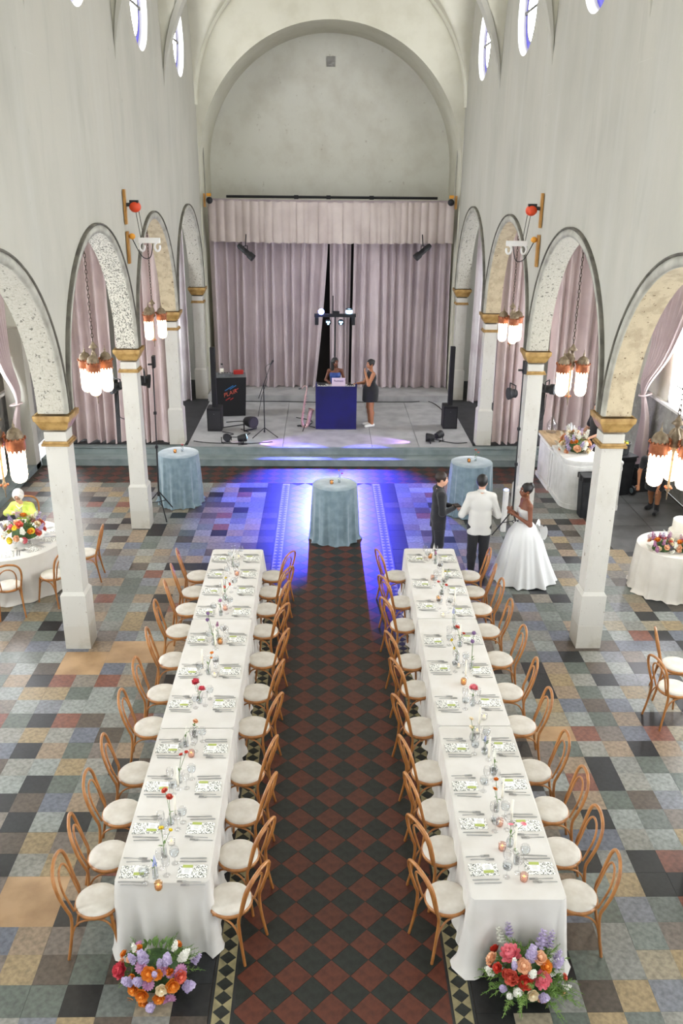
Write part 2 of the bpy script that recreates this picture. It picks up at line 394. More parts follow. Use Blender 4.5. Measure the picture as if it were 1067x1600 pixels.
for sgn in (-1, 1):
    for i in range(nX):
        x = sgn*(XG0+PT*(i+.5))
        for j in range(-23, 29):
            y = 9.282+PT*(j+.5)
            if y < FY0+.2 or y > 17.9: continue
            if sgn > 0 and x > 5.15 and y > 14.3: continue
            if in_patch(x, y): continue
            k = rt.choices(range(len(TILE)), wts)[0]
            k = FIXED.get((sgn > 0, i, j), k)
            if i == 0: k = rt.choice([8, 9, 9, 10])
            u, v, w = pix((x, y, 0)); vis = -20 < u < 1087 and -20 < v < 1620
            hid = (abs(abs(x)-1.53) < .45 and 5.4 < y < 12.8)
            cells.append(((0 if vis and not hid else 1, w), x, y, k, rt.uniform(-.0012, .0012), rt.choice((0, PI/2, PI))))
cells.sort(key=lambda c: c[0])
for (_, x, y, k, dz, rz) in cells[:300]: put(SQM[k], 'floor_tile', floor, (x, y, dz), rz)
rest = MB()
for (_, x, y, k, dz, rz) in cells[300:]:
    vs = [(x+a, y+b, dz) for a, b in sq]+[(x+a, y+b, dz-.008) for a, b in sq]
    rest.add(vs, [(0, 1, 2, 3)]+[(i, 4+i, 4+(i+1) % 4, (i+1) % 4) for i in range(4)], False, k)
o = rest.build('floor_tile_field', ['tile_%d' % i for i in range(len(TILE))], floor); o['kind'] = 'stuff'
for cs_ in PCELL:
    if not cs_: continue
    a, c = min(q[0] for q in cs_)-.1503, max(q[0] for q in cs_)+.1503; b, d = min(q[1] for q in cs_)-.1503, max(q[1] for q in cs_)+.1503
    MB().box(((a+c)/2, (b+d)/2, -.004), (c-a, d-b, .006)).build('floor_patch', 'patch_tan', floor)
# dark slabs of the service corner
for i in range(2):
    for j in range(4):
        MB().box((5.15+.52+i*1.05, 14.32+.62+j*1.26, -.004), (1.04, 1.25, .008)).build('floor_slab', 'slab', floor)
# diamond field of the centre aisle
HD = .1616
def clip(poly, axis, val, keep_less):
    out = []
    for i in range(len(poly)):
        p, q = poly[i], poly[(i+1) % len(poly)]
        ip = (p[axis] <= val) if keep_less else (p[axis] >= val); iq = (q[axis] <= val) if keep_less else (q[axis] >= val)
        if ip: out.append(p)
        if ip != iq:
            t = (val-p[axis])/(q[axis]-p[axis]); out.append((p[0]+(q[0]-p[0])*t, p[1]+(q[1]-p[1])*t))
    return out
FXD = .885
dia = []
for j in range(-14, 90):
    y = 5.095+HD*j
    if y > 18.0 or y < FY0+.2: continue
    for i in range(-8, 9):
        x = -.573+HD*(2*i+1+(j % 2))
        if abs(x) > FXD+HD*.85: continue
        g = HD-.0016
        poly = [(x-g, y), (x, y-g), (x+g, y), (x, y+g)]
        poly = clip(clip(poly, 0, FXD, True), 0, -FXD, False)
        if len(poly) < 3: continue
        u, v, w = pix((x, y, 0)); dia.append(((0 if v < 1620 else 1, w), x, y, j % 2, poly))
dia.sort(key=lambda c: c[0])
DM = {}
for n_, (_, x, y, k, poly) in enumerate(dia[:300]):
    key = (k, tuple((round(a-x, 3), round(b-y, 3)) for a, b in poly))
    if key not in DM: DM[key] = tile_mesh('diamond_tile', [(a-x, b-y) for a, b in poly], 'tile_black' if k else 'tile_red')
    put(DM[key], 'diamond_tile', floor, (x, y, rt.uniform(-.001, .001)))
rest = MB()
def stuff_tile(b, poly, mi):
    N = len(poly); b.add([(p[0], p[1], 0) for p in poly]+[(p[0], p[1], -.008) for p in poly], [tuple(range(N))]+[(i, N+i, N+(i+1) % N, (i+1) % N) for i in range(N)], False, mi)
for (_, x, y, k, poly) in dia[300:]: stuff_tile(rest, poly, k)
# cross band before the stage and along the side wall
for j in range(0, 9):
    for i in range(-44, 45):
        x = HD*(2*i+(j % 2)); y = 18.02+HD*j
        if abs(x) > 6.6: continue
        g = HD-.0016; poly = clip([(x-g, y), (x, y-g), (x+g, y), (x, y+g)], 1, 19.19, True)
        poly = clip(poly, 1, 18.02, False)
        if len(poly) > 2: stuff_tile(rest, poly, j % 2)
o = rest.build('diamond_tile_field', ['tile_red', 'tile_black'], floor); o['kind'] = 'stuff'
# borders: tan strip with black diamonds between dark bands
for sgn in (-1, 1):
    MB().box((sgn*.985, 10.5, -.006), (.15, 15.0, .008)).build('border_strip', 'tile_tan', floor)
    MB().box((sgn*.895, 10.5, -.004), (.026, 15.0, .008)).build('border_band', 'tile_band', floor)
    MB().box((sgn*1.072, 10.5, -.004), (.022, 15.0, .008)).build('border_band', 'tile_band', floor)
bd = tile_mesh('border_tile', [(-.070, 0), (0, -.0645), (.070, 0), (0, .0645)], 'tile_black')
rest = MB()
for sgn in (-1, 1):
    for j in range(110):
        y = 4.3+.1315*j
        if y > 17.9: break
        if j < 75: put(bd, 'border_tile', floor, (sgn*.985, y, .0005))
        else: stuff_tile(rest, [(sgn*.985-.07, y), (sgn*.985, y-.0645), (sgn*.985+.07, y), (sgn*.985, y+.0645)], 0)
o = rest.build('border_tile_field', 'tile_black', floor); o.location.z = .0005; o['kind'] = 'stuff'

# ---- stage: two steps, grey deck, dark sides, low back step
st = root('stage'); struct(st, 'low grey painted stage with two steps across the nave end')
MB().box((0, 19.42, .08), (13.4, .42, .16)).build('lower_step', 'stage_riser', st)
MB().box((0, 23.3, .14), (13.4, 7.36, .30)).build('platform', 'stage_riser', st)
for sgn in (-1, 1): MB().box((sgn*5.05, 23.4, .302), (3.3, 6.9, .03)).build('side_deck', 'stage_dark', st)
for i, (a, b) in enumerate(((-3.4, -1.15), (-1.14, .98), (.99, 2.1), (2.11, 3.4))):
    MB().box(((a+b)/2, 21.85, .31), (b-a, 4.46, .04)).build('deck_board', 'stage_grey', st)
MB().box((0, 25.6, .4), (6.9, 3.0, .2)).build('back_step', 'stage_grey', st)
MB().box((0, 19.64, .318), (13.4, .08, .03)).build('nosing', 'stage_riser', st)
MB().box((0, 19.24, .152), (13.4, .08, .022)).build('nosing', 'stage_riser', st)

# ---- columns
def column(s, y, ground):
    r = root('column', (s*3.66, y, ground)); struct(r, 'square white painted column with gilded capital')
    H = ZS-ground
    b = MB(); b.box((0, 0, (.36)/2), (.355, .355, .36)); b.build('plinth_foot', 'column_foot', r)
    b = MB(); b.box((0, 0, .36+.24), (.352, .352, .48)); b.box((0, 0, .86), (.352, .352, .05), top=(.83, .83)); b.build('plinth', 'column_paint', r)
    b = MB(); b.box((0, 0, .88+(H-.25-.88)/2), (.285, .285, H-.25-.88)); b.build('shaft', 'column_paint', r)
    b = MB(); z = H-.42
    b.box((0, 0, z), (.36, .36, .03)); b.box((0, 0, z+.03), (.33, .33, .03)); b.build('neck_molding', 'gold', r)
    b = MB(); z = H-.22
    for (w0, w1, h) in ((.31, .35, .03), (.35, .44, .10), (.46, .47, .035)):
        b.box((0, 0, z+h/2), (w0, w0, h), top=(w1/w0, w1/w0)); z += h
    # hollow rim of the capital
    for (cx, cy, sx, sy) in ((0, .225, .47, .022), (0, -.225, .47, .022), (.225, 0, .022, .47), (-.225, 0, .022, .47)):
        b.box((cx, cy, z+.02), (sx, sy, .04))
    b.build('capital', 'gold', r)
for s in (-1, 1):
    for y in COLY: column(s, y, STG-.01 if y > 19 else 0)

# ---- nave walls with arches and clerestory lunettes
def lun(dy): return ZV+3.5*math.sqrt(max(0, 1-(dy/2.25)**2))
WZ, WR, WC = 7.6, .78, 9.2
wn = 0
def nave_wall(s):
    global wn
    N = 40; inner = MB()
    for c in BAYS:
        for X in (s*XW, s*XO):
            ys = [c+RA*math.cos(PI*k/N) for k in range(N+1)]; zs = [ZS+RA*math.sin(PI*k/N) for k in range(N+1)]
            vs = [(X, y, z) for y, z in zip(ys, zs)]+[(X, y, WZ) for y in ys]
            inner.add(vs, [(k, k+1, N+2+k, N+1+k) for k in range(N)])
            for e in (-1, 1):
                a, b_ = sorted((c+e*RA, c+e*2.25)); inner.add([(X, a, ZS), (X, b_, ZS), (X, b_, WZ), (X, a, WZ)], [(0, 1, 2, 3)])
        # lunette with a round window hole (inner face)
        M_ = 72; hole = []; out = []
        AN = sorted([2*PI*k/M_ for k in range(M_)]+[math.atan2(zz-WC, e*2.2499) % (2*PI) for zz in (WZ+.0005, ZV) for e in (-1, 1)]); M_ = len(AN)
        for a in AN:
            dy, dz = math.cos(a), math.sin(a); hole.append((s*XW, c+WR*dy, WC+WR*dz))
            lo_, hi_ = 0., 8.
            for _ in range(30):
                t = (lo_+hi_)/2; yy, zz = t*dy, WC+t*dz
                inside = abs(yy) < 2.25 and zz > WZ and zz < lun(yy)
                if inside: lo_ = t
                else: hi_ = t
            out.append((s*XW, c+lo_*dy, WC+lo_*dz))
        inner.add(hole+out, [(k, (k+1) % M_, M_+(k+1) % M_, M_+k) for k in range(M_)])
    inner.add([(s*XW, 24.55, 3.45), (s*XW, 24.75, 3.45), (s*XW, 24.75, ZV), (s*XW, 24.55, ZV)], [(0, 1, 2, 3)])
    w = inner.build('wall_left' if s < 0 else 'wall_right', 'plaster'); struct(w, 'tall plaster nave wall over an arcade of round arches')
    for i, c in enumerate(BAYS):
        b = MB(); N = 40
        b.grid(lambda u, v: (s*(XW+(XO-XW)*v), c+RA*math.cos(PI*u), ZS+RA*math.sin(PI*u)), N, 4)
        b.build('arch_soffit', {(-1, 8.8): 'soffit_a', (-1, 13.3): 'soffit_b', (-1, 17.8): 'soffit_c', (1, 17.8): 'soffit_c', (1, 8.8): 'soffit_c'}.get((s, c), 'soffit_a'), w)
        # moulded ring on the wall face
        def ring(r0, r1, x0, x1, nm, mm):
            prof = [(r0, x0), (r0, x1), ((r0+r1)/2, x1+.012), (r1, x1), (r1, x0)]; bb = MB()
            vs = []; K = len(prof)
            for k in range(N+1):
                a = PI*k/N
                for (r, x) in prof: vs.append((s*(XW-x), c+r*math.cos(a), ZS+r*math.sin(a)))
            bb.add(vs, [(k*K+q, k*K+q+1, (k+1)*K+q+1, (k+1)*K+q) for k in range(N) for q in range(K-1)], True)
            return bb.build(nm, mm, w)
        ring(RA-.005, 2.185, -.005, .035, 'arch_molding', 'arch_trim'); ring(2.185, 2.215, -.005, .045, 'arch_edge_bead', 'arch_edge')
        wn += 1
        wr = root('window_%d' % wn, (s*XW, c, WC)); struct(wr, 'round clerestory window with a blue stained border')
        b = MB(); K = 48
        b.grid(lambda u, v: (s*.15*v, (WR-.05*v)*math.cos(2*PI*u), (WR-.05*v)*math.sin(2*PI*u)), K, 3); b.build('reveal', 'white_plain', wr)
        def disc(r0, r1, x, nm, mm):
            bb = MB(); bb.grid(lambda u, v: (s*x, (r0+(r1-r0)*v)*math.cos(2*PI*u), (r0+(r1-r0)*v)*math.sin(2*PI*u)), K, 1, False); return bb.build(nm, mm, wr)
        disc(0, .56, .14, 'pane', 'clerestory_glass'); disc(.56, .735, .14, 'blue_border', 'stained_blue')
        b = MB(); b.box((s*.125, 0, 0), (.03, 1.46, .05)); b.build('glazing_bar', 'window_bar', wr)
        b = MB(); b.tube([(s*.13, .56*math.cos(2*PI*k/32), .56*math.sin(2*PI*k/32)) for k in range(32)], .012, 5, closed=True); b.build('glazing_ring', 'window_bar', wr)
    return w
WL, WRT = nave_wall(-1), nave_wall(1)
# ---- groin vault
vb = MB()
def zvault(x, dy): return ZV+max(math.sqrt(max(0, 12.25-x*x)), 3.5*math.sqrt(max(0, 1-(dy/2.25)**2)))
for c in BAYS:
    vb.grid(lambda u, v: (-3.5*math.cos(PI*u), c-2.25*math.cos(PI*v), zvault(-3.5*math.cos(PI*u), 2.25*math.cos(PI*v))), 60, 40)
vault = struct(vb.build('ceiling', 'plaster_cream'), 'cream plaster groin vault over the nave')
for y in COLY[:-1]:
    b = MB()
    def rib(u, v):
        a = PI*u; k = math.sin(a); t = min(1, k*3)
        d = [0, .10*t, .14*t, .10*t, 0][int(round(v*4))]; yy = y+[-.24, -.2, 0, .2, .24][int(round(v*4))]*min(1, .02+k*1.8)
        return (-(3.5-d+.005)*math.cos(a), yy, ZV-.02+(3.5-d)*math.sin(a))
    b.grid(rib, 60, 4, False); b.build('vault_rib', 'plaster', vault)
# ---- chancel arch, jambs and back wall
YE, YB, RC, ZC = 24.75, 27.0, 3.47, 6.52
b = MB(); N = 64; vs = []
for k in range(N+1):
    a = PI*k/N; vs.append((RC*math.cos(a), YE, ZC+RC*math.sin(a)))
for k in range(N+1):
    a = PI*k/N; vs.append((3.52*math.cos(a), YE, max(ZV, 0)+3.52*math.sin(a)))
b.add(vs, [(k, k+1, N+2+k, N+1+k) for k in range(N)])
b.grid(lambda u, v: (RC*math.cos(PI*u), YE+(YB-YE)*v, ZC+RC*math.sin(PI*u)), N, 2)
for s in (-1, 1): b.add([(s*RC, YE, .3), (s*RC, YB, .3), (s*RC, YB, ZC), (s*RC, YE, ZC), (s*3.55, YE, .3), (s*3.55, YE, ZV)], [(0, 1, 2, 3), (0, 4, 5, 3)])
we = struct(b.build('wall_chancel', 'plaster_cream'), 'cream chancel arch framing the stage recess')
b = MB(); b.tube([(3.5*math.cos(PI*k/N), YE-.03, ZV+3.5*math.sin(PI*k/N)) for k in range(N+1)], .055, 8); b.build('arch_rib', 'plaster_cream', we)
b = MB(); b.box((0, YB+.1, 5.2), (8.4, .2, 10.6)); wb = struct(b.build('wall_back', 'plaster_end'), 'stained plaster wall behind the stage')
b = MB(); b.box((0, 0, 0), (.24, .03, .26));
for k in range(5): b.box((0, -.02, -.1+.05*k), (.2, .02, .02))
p = ony(517, 96, YB-.02); b.build('vent_grille', 'concrete', wb, loc=p)
for s in (-1, 1):
    p0 = ony(322 if s < 0 else 706, 228, YE+.6); 
    b = MB(); b.tube([(s*3.44, YE+.6, 7.0), (s*3.43, YE+.6, 6.3), (s*3.43, YE+.62, 5.6)], .018, 6); b.build('conduit', 'arch_trim', we)
# ---- aisles
WINY = [(3.5, 5.1), (8.0, 9.6), (12.4, 14.0), (16.65, 18.25), (21.5, 23.0)]
for s in (-1, 1):
    X = s*7.3; b = MB(); z0, z1, z2 = 1.8, 4.9, 6.4
    b.add([(X, 2.6, 0), (X, 27, 0), (X, 27, z0), (X, 2.6, z0)], [(0, 1, 2, 3)], False, 0)
    b.add([(X, 2.6, z1), (X, 27, z1), (X, 27, z2), (X, 2.6, z2)], [(0, 1, 2, 3)], False, 1)
    ys = [2.6]+[q for w in WINY for q in w]+[27]
    for i in range(0, len(ys), 2): b.add([(X, ys[i], z0), (X, ys[i+1], z0), (X, ys[i+1], z1), (X, ys[i], z1)], [(0, 1, 2, 3)], False, 1)
    wall = struct(b.build('wall_aisle_left' if s < 0 else 'wall_aisle_right', ['concrete', 'plaster_cream']), 'outer aisle wall, concrete below and plaster above')
    b = MB(); b.box((s*7.25, 10.9, 1.78), (.1, 16.6, .06)); b.build('sill', 'window_frame', wall)
    if s < 0: MB().box((-7.0, 10.9, .06), (.6, 16.6, .14)).build('ledge', 'stage_riser', wall)
    for (a, c) in WINY:
        wn += 1; r = root('window_%d' % wn, (X, (a+c)/2, z0)); struct(r, 'bright side-aisle window with horizontal bars')
        h = z1-z0; w_ = c-a
        MB().box((s*.16, 0, h/2), (.02, w_, h)).build('pane', 'window_light', r)
        b = MB()
        for e in (-1, 1): b.box((s*.08, e*(w_/2-.03), h/2), (.18, .06, h))
        b.box((s*.08, 0, h-.03), (.18, w_, .06)); b.box((s*.08, 0, .03), (.18, w_, .06)); b.build('frame', 'window_frame', r)
        for k in range(1, 8): MB().box((s*.13, 0, h*k/8), (.03, w_-.1, .025)).build('glazing_bar', 'window_bar' if k % 2 else 'window_frame', r)
    b = MB(); b.box((s*5.57, 14.8, 6.42), (3.5, 24.6, .06)); struct(b.build('ceiling_aisle_left' if s < 0 else 'ceiling_aisle_right', 'plaster_cream'), 'flat cream side aisle ceiling')
    b = MB(); b.box((s*5.57, 27.1, 3.2), (3.6, .2, 6.5)); struct(b.build('wall_aisle_end_left' if s < 0 else 'wall_aisle_end_right', 'plaster'), 'end wall of the side aisle')
# pilaster and panel on the left aisle wall by the stage
b = MB(); b.box((-6.95, 19.0, 1.6), (.5, .3, 3.2)); struct(b.build('pilaster', 'plaster'), 'pale wall pier at the stage end beside tied curtain')

# ---------------------------------------------------------------- drapes
def curtain(name, label, x0, y0, x1, y1, z0, z1, nf, amp, mm, seed=0, flare=.0, group=None, side=None, pull=0.):
    r = random.Random(seed); ph = [r.uniform(0, 6.28) for _ in range(4)]
    L = math.hypot(x1-x0, y1-y0); nx, ny = -(y1-y0)/L, (x1-x0)/L
    wob = [r.uniform(-.3, .3) for _ in range(nf+1)]
    def off(u, v):
        t = u*nf; i = min(int(t), nf-1); tt = t+wob[i]*math.sin(PI*(t-i))*.9
        a = math.sin(2*PI*tt+ph[0]); a = math.copysign(abs(a)**.7, a)
        return amp*(.55+.45*(1-v))*(a+.35*math.sin(2*PI*tt*2.03+ph[1]))
    def fn(u, v):
        o = off(u, v)-flare*(1-v)**6*(.6+.4*math.sin(u*40))
        sh = .05*math.sin(u*9+ph[2])*(1-v)-pull*(1-v)**1.6*max(0, u)**5
        return (x0+(x1-x0)*u+nx*o+sh*(x1-x0)/L-0, y0+(y1-y0)*u+ny*o+sh*(y1-y0)/L, z0+(z1-z0)*v+(.012*math.sin(u*nf*6)+.012 if v == 0 else 0))
    b = MB(); b.grid(fn, nf*10, 14); o = b.build(name, mm)
    return tag(o, label, 'curtain', group)
# stage back drapes, in three panels with two gaps
Yc = 25.25
curtain('stage_curtain', 'wide mauve stage curtain behind the mic stand and saxophone', -3.38, Yc, -.03, Yc, .5, 5.5, 12, .10, 'drape_stage', 3, .12, pull=.34)
curtain('stage_curtain', 'narrow mauve curtain panel hanging behind the lighting bar stand', -.02, Yc+.05, .60, Yc+.05, .5, 5.5, 3, .07, 'drape_stage', 4, .1)
curtain('stage_curtain', 'wide mauve stage curtain behind the woman in white sneakers', 0.67, Yc, 3.38, Yc, .5, 5.5, 10, .10, 'drape_stage', 5, .12)
b = MB(); b.box((.2, Yc+.55, 3.0), (1.4, .02, 5.0)); tag(b.build('gap_sheet', 'sheet_dark'), 'plain dark sheet filling the view through the stage curtain gap', 'curtain')  # plain dark sheet added behind the panels so the gap reads dark
# valance with side returns
def valance():
    vb_ = MB(); n = 300; x0, x1 = -3.3, 3.36; r = random.Random(11); edges = []
    x = 0.
    while x < 1: x += r.uniform(.022, .042); edges.append(x)
    def fn(u, v):
        pl = 0
        i = sum(1 for e in edges if e < u); a = edges[i-1] if i else 0.; bb = edges[i] if i < len(edges) else 1.
        t = (u-a)/(bb-a); pl = .085*(math.sin(PI*t)**.5)*(.55+.45*(1-v))*(1 if i % 3 else .55)
        return (x0+(x1-x0)*u, 24.82-pl+.02*math.sin(u*17), 4.62+1.06*v-.03*math.sin(PI*u)+(.012*math.sin(u*150)))
    vb_.grid(fn, n, 6)
    o = thing('stage_valance', 'pleated beige valance across the top of the stage', 'valance', (0, 0, 0))
    vb_.build('pleated_front', 'valance', o)
    b2 = MB(); b2.grid(lambda u, v: (-3.3+6.66*u, 25.05+.015*math.sin(u*120), 5.52+.2*v-.02*math.sin(u*PI)), 120, 2); b2.build('rear_heading', 'drape_stage', o)
    for xs in (-3.3, 3.36):
        b2 = MB(); b2.grid(lambda u, v: (xs, 24.82+.22*u, 4.9+.78*v), 10, 2); b2.build('side_return', 'valance', o)
valance()
b = MB(); b.tube([(-2.9, 25.7, 5.76), (3.0, 25.7, 5.76)], .035, 8)
for x in (-.05, -.95, 1.15): b.box((x, 25.66, 5.76), (.12, .1, .1))
tag(b.build('curtain_pipe', 'black_matte'), 'long black pipe batten above the stage valance', 'pipe')
# aisle drapes at the stage line, seen through the arches
AG = None
curtain('aisle_curtain', 'long blush curtain on stage step, left of the tripod lamp by the seated woman', -6.2, 20.15, -5.05, 20.1, .33, 6.2, 5, .12, 'drape', 6, .1)
curtain('aisle_curtain', 'long blush curtain behind the tripod lamp and blue cocktail table', -5.0, 20.15, -3.85, 20.1, .33, 6.2, 5, .11, 'drape', 7, .1)
curtain('aisle_curtain', 'long blush curtain hanging to the stage step behind the extinguisher column', 3.87, 20.1, 5.05, 20.15, .31, 6.2, 5, .11, 'drape', 8, .1)
curtain('aisle_curtain', 'long blush curtain hanging behind the white bar', 5.1, 20.15, 6.6, 20.2, .33, 6.2, 6, .12, 'drape', 9, .1)
curtain('aisle_curtain', 'pale curtain in stage wing behind the black flight case booth', -5.6, 24.3, -3.95, 24.2, .31, 6.0, 7, .1, 'drape_light', 12, .05)
curtain('aisle_curtain', 'pale curtain in stage wing behind the tall column speaker near bar', 3.98, 24.2, 5.6, 24.3, .31, 6.0, 7, .1, 'drape_light', 13, .05)
def tied(name, label, X, Y, s, mm, zt, Ytop0, Ytop1, ztop=5.6, foot=.2):
    def fn(u, v):
        z = ztop*v
        if z > zt:
            t = (z-zt)/(ztop-zt); y0 = Y+.07+(Ytop1-Y-.07)*t**1.1; y1 = Y-.07+(Ytop0-Y+.07)*t**.9; dep = .06+.03*t
        else:
            t = (zt-z)/zt; y0 = Y+.07+foot*1.2*t**.8; y1 = Y-.07-foot*t**.8; dep = .06+.04*t
        f = math.sin(u*2*PI*8+math.sin(u*7))*dep*(.35+.65*abs(z-zt)/(abs(z-zt)+.4))
        bow = .16*math.exp(-((z-zt-.25)/.5)**2)
        return (X-s*(.12+bow)+f, y1+(y0-y1)*u, max(.03, z))
    b = MB(); b.grid(fn, 112, 36); o = thing(name, label, 'curtain', (0, 0, 0)); b.build('drape', mm, o)
    b = MB(); b.tube([(X-s*.2+.13*math.cos(a*PI/8), Y+.11*math.sin(a*PI/8), zt+.03*math.cos(a*PI/8)) for a in range(16)], .022, 6, closed=True); b.build('tieback', mm, o)
tied('tied_curtain', 'lilac curtain gathered in a tieback by the bright window near bar', 7.2, 18.8, 1, 'drape', 1.85, 16.2, 19.2)
tied('tied_curtain', 'lilac curtain gathered in a tieback beyond the seated woman', -7.1, 18.62, -1, 'drape', 1.6, 16.8, 18.9)

# ================================================================ FURNITURE
# ---- bentwood chair (prototype faces +Y)
def make_chair():
    r = root('bentwood_chair')
    b = MB(); prof = [(.175, .425), (.193, .428), (.2, .445), (.196, .462), (.18, .466)]
    b.lathe(prof, 32); b.add([(.175*math.cos(2*PI*k/32), .175*math.sin(2*PI*k/32), .425) for k in range(32)], [tuple(range(31, -1, -1))]); b.build('seat_rim', 'bentwood', r)
    b = MB(); b.lathe([(.186, .462), (.185, .476), (.17, .487), (.12, .493), (.001, .495)], 32); b.build('seat_cushion', 'cushion', r)
    half = [(-.185, -.255, 0), (-.17, -.215, .22), (-.168, -.195, .44), (-.178, -.225, .56), (-.197, -.262, .70), (-.185, -.292, .83), (-.125, -.312, .905), (0, -.320, .935)]
    full = half+[(-x, y, z) for x, y, z in half[-2::-1]]
    P = smooth_path(full, 5); n = len(P)
    b = MB(); b.tube(P, [.0135+.003*math.sin(PI*i/(n-1)) for i in range(n)], 8); b.build('back_hoop', 'bentwood', r)
    half = [(-.105, -.182, .462), (-.112, -.212, .56), (-.122, -.245, .68), (-.105, -.268, .77), (-.06, -.282, .825), (0, -.286, .842)]
    full = half+[(-x, y, z) for x, y, z in half[-2::-1]]
    b = MB(); b.tube(smooth_path(full, 5), .0105, 8); b.build('inner_hoop', 'bentwood', r)
    for s in (-1, 1):
        b = MB(); b.tube(smooth_path([(s*.145, .135, .43), (s*.155, .15, .3), (s*.178, .19, 0)], 4), [.017]*5+[.015, .014, .013, .012], 8); b.build('front_leg', 'bentwood', r)
    FLg = [(-.162, .163, .2), (.162, .163, .2)]; RLg = [(-.170, -.215, .2), (.170, -.215, .2)]
    def arch(a, c, mid):
        b = MB(); m = [(a[0]+c[0])/2*mid, (a[1]+c[1])/2*mid, .415]
        def lerp(p, q, t, z): return (p[0]+(q[0]-p[0])*t, p[1]+(q[1]-p[1])*t, z)
        b.tube(smooth_path([a, lerp(a, m, .18, .33), lerp(a, m, .5, .40), m, lerp(c, m, .5, .40), lerp(c, m, .18, .33), c], 4), .0095, 6); b.build('brace', 'bentwood', r)
    arch(FLg[0], FLg[1], 1.); arch(FLg[0], RLg[0], 1.); arch(FLg[1], RLg[1], 1.)
    return r
chair0 = make_chair(); index_kids(chair0); chair_used = [False]
def chair(x, y, rz, label, group, z=0.):
    if not chair_used[0]: c = chair0; chair_used[0] = True
    else: c = copy_tree(chair0)
    c.location = (x, y, z); c.rotation_euler[2] = rz; return tag(c, label, 'chair', group)
# ---- long tables: (row, centre line, list of (y0, y1))
YS = [12.34, 11.78, 11.22, 10.58, 9.82, 9.05, 8.36, 7.54, 6.94, 6.36, 5.83]
YRI = [12.35, 11.45, 10.75, 9.77, 9.12, 8.34, 7.54, 6.93, 6.40, 5.83]
TZ = .752
ROWS = {'L': dict(x=-1.53, cuts=[5.70, 7.90, 10.38, 12.71], slope=0., word='table row far from bar', sides=[(-1, 'outer', YS), (1, 'aisle', YS)]),
        'R': dict(x=1.47, cuts=[5.49, 7.93, 10.38, 12.75], slope=.0085, word='table row nearer bar', sides=[(-1, 'aisle', YRI), (1, 'outer', [y+.01 for y in YS])])}
def rowx(R, y): return R['x']+R['slope']*(y-5.5)
def cloth_mesh(hx, hy, h, ends, seed, n_per=.022, pool=.045):
    """rounded-rectangle cloth; ends=(near,far): True where that end hangs free"""
    r = random.Random(seed); rc = .03; pts = []
    def seg(a, c):
        L = math.hypot(c[0]-a[0], c[1]-a[1]); n = max(2, int(L/n_per)); return [(a[0]+(c[0]-a[0])*i/n, a[1]+(c[1]-a[1])*i/n) for i in range(n)]
    C_ = [(hx-rc, -hy), (hx, -hy+rc), (hx, hy-rc), (hx-rc, hy), (-hx+rc, hy), (-hx, hy-rc), (-hx, -hy+rc), (-hx+rc, -hy)]
    for i in range(8): pts += seg(C_[i], C_[(i+1) % 8])
    N = len(pts); ph = [r.uniform(0, 6.28) for _ in range(6)]
    s_ = 0.; arc = []
    for i in range(N):
        arc.append(s_); q = pts[(i+1) % N]; s_ += math.hypot(q[0]-pts[i][0], q[1]-pts[i][1])
    rows = []; NV = 12
    for j in range(NV+1):
        v = j/NV; row = []
        for i, (x, y) in enumerate(pts):
            a, c = pts[i-1], pts[(i+1) % N]; tx, ty = c[0]-a[0], c[1]-a[1]; L = math.hypot(tx, ty); nx, ny = ty/L, -tx/L
            free = 1.
            if y > hy-.02 and not ends[1]: free = .0
            if y < -hy+.02 and not ends[0]: free = .0
            cor = math.exp(-((abs(x)-hx)**2+(abs(y)-hy)**2)/.02)*(1. if ((y < 0 and ends[0]) or (y > 0 and ends[1])) else 0)
            f = (math.sin(arc[i]*21+ph[0])+.7*math.sin(arc[i]*34+ph[1])+.5*math.sin(arc[i]*9+ph[2]))
            fe = 1.7 if abs(abs(y)-hy) < .01 else 1.
            o = free*(v**1.2*(.017*f*fe+.018*fe)+cor*(.055*v)+(pool*max(0, (v-.86)/.14)**2*(.6+.4*math.sin(arc[i]*15+ph[3]))))
            o += .004*min(1, v*8)
            row.append((x+nx*o, y+ny*o, h*(1-v)+.004*(1-v)+(.004+.006*abs(math.sin(arc[i]*30+ph[4])) if j == NV else 0)))
        rows.append(row)
    b = MB(); vs = [p for row in rows for p in row]
    b.add(vs, [(j*N+i, j*N+(i+1) % N, (j+1)*N+(i+1) % N, (j+1)*N+i) for j in range(NV) for i in range(N)], True)
    ins = [(x*(1-.012/hx), y*(1-.012/hy), h+.0065) for x, y in pts]
    b.add([rows[0][i] for i in range(N)]+ins, [(i, N+i, N+(i+1) % N, (i+1) % N) for i in range(N)], True)
    b.add(ins, [tuple(range(N))], False)
    return b
tb_words = ['end nearest stage', 'middle', 'end with floor flowers']
for key, R in ROWS.items():
    for i in range(3):
        y0, y1 = R['cuts'][i], R['cuts'][i+1]; yc = (y0+y1)/2; hx = .40; hy = (y1-y0)/2-.007
        rz = -math.atan(R['slope']); wd = tb_words[2-i]
        t = thing('banquet_table', 'folding banquet table under white cloth, %s of %s' % (wd, R['word']), 'table', (rowx(R, yc), yc, 0), rz)
        MB().rbox((0, 0, .715), (2*hx-.04, 2*hy-.04, .04), .03).build('tabletop', 'wood_top', t)
        for a in (-1, 1):
            for c in (-1, 1):
                MB().tube([(a*(hx-.1), c*(hy-.3), .7), (a*(hx-.1), c*(hy-.3), 0)], .016, 8).build('leg', 'steel', t)
        b = cloth_mesh(hx, hy, TZ-.006, (i == 0, i == 2), 31+i+(10 if key == 'R' else 0))
        tag(b.build('tablecloth', 'linen', None, (rowx(R, yc), yc, 0), rz), 'white floor-length tablecloth, %s of %s' % (wd, R['word']), 'tablecloth')
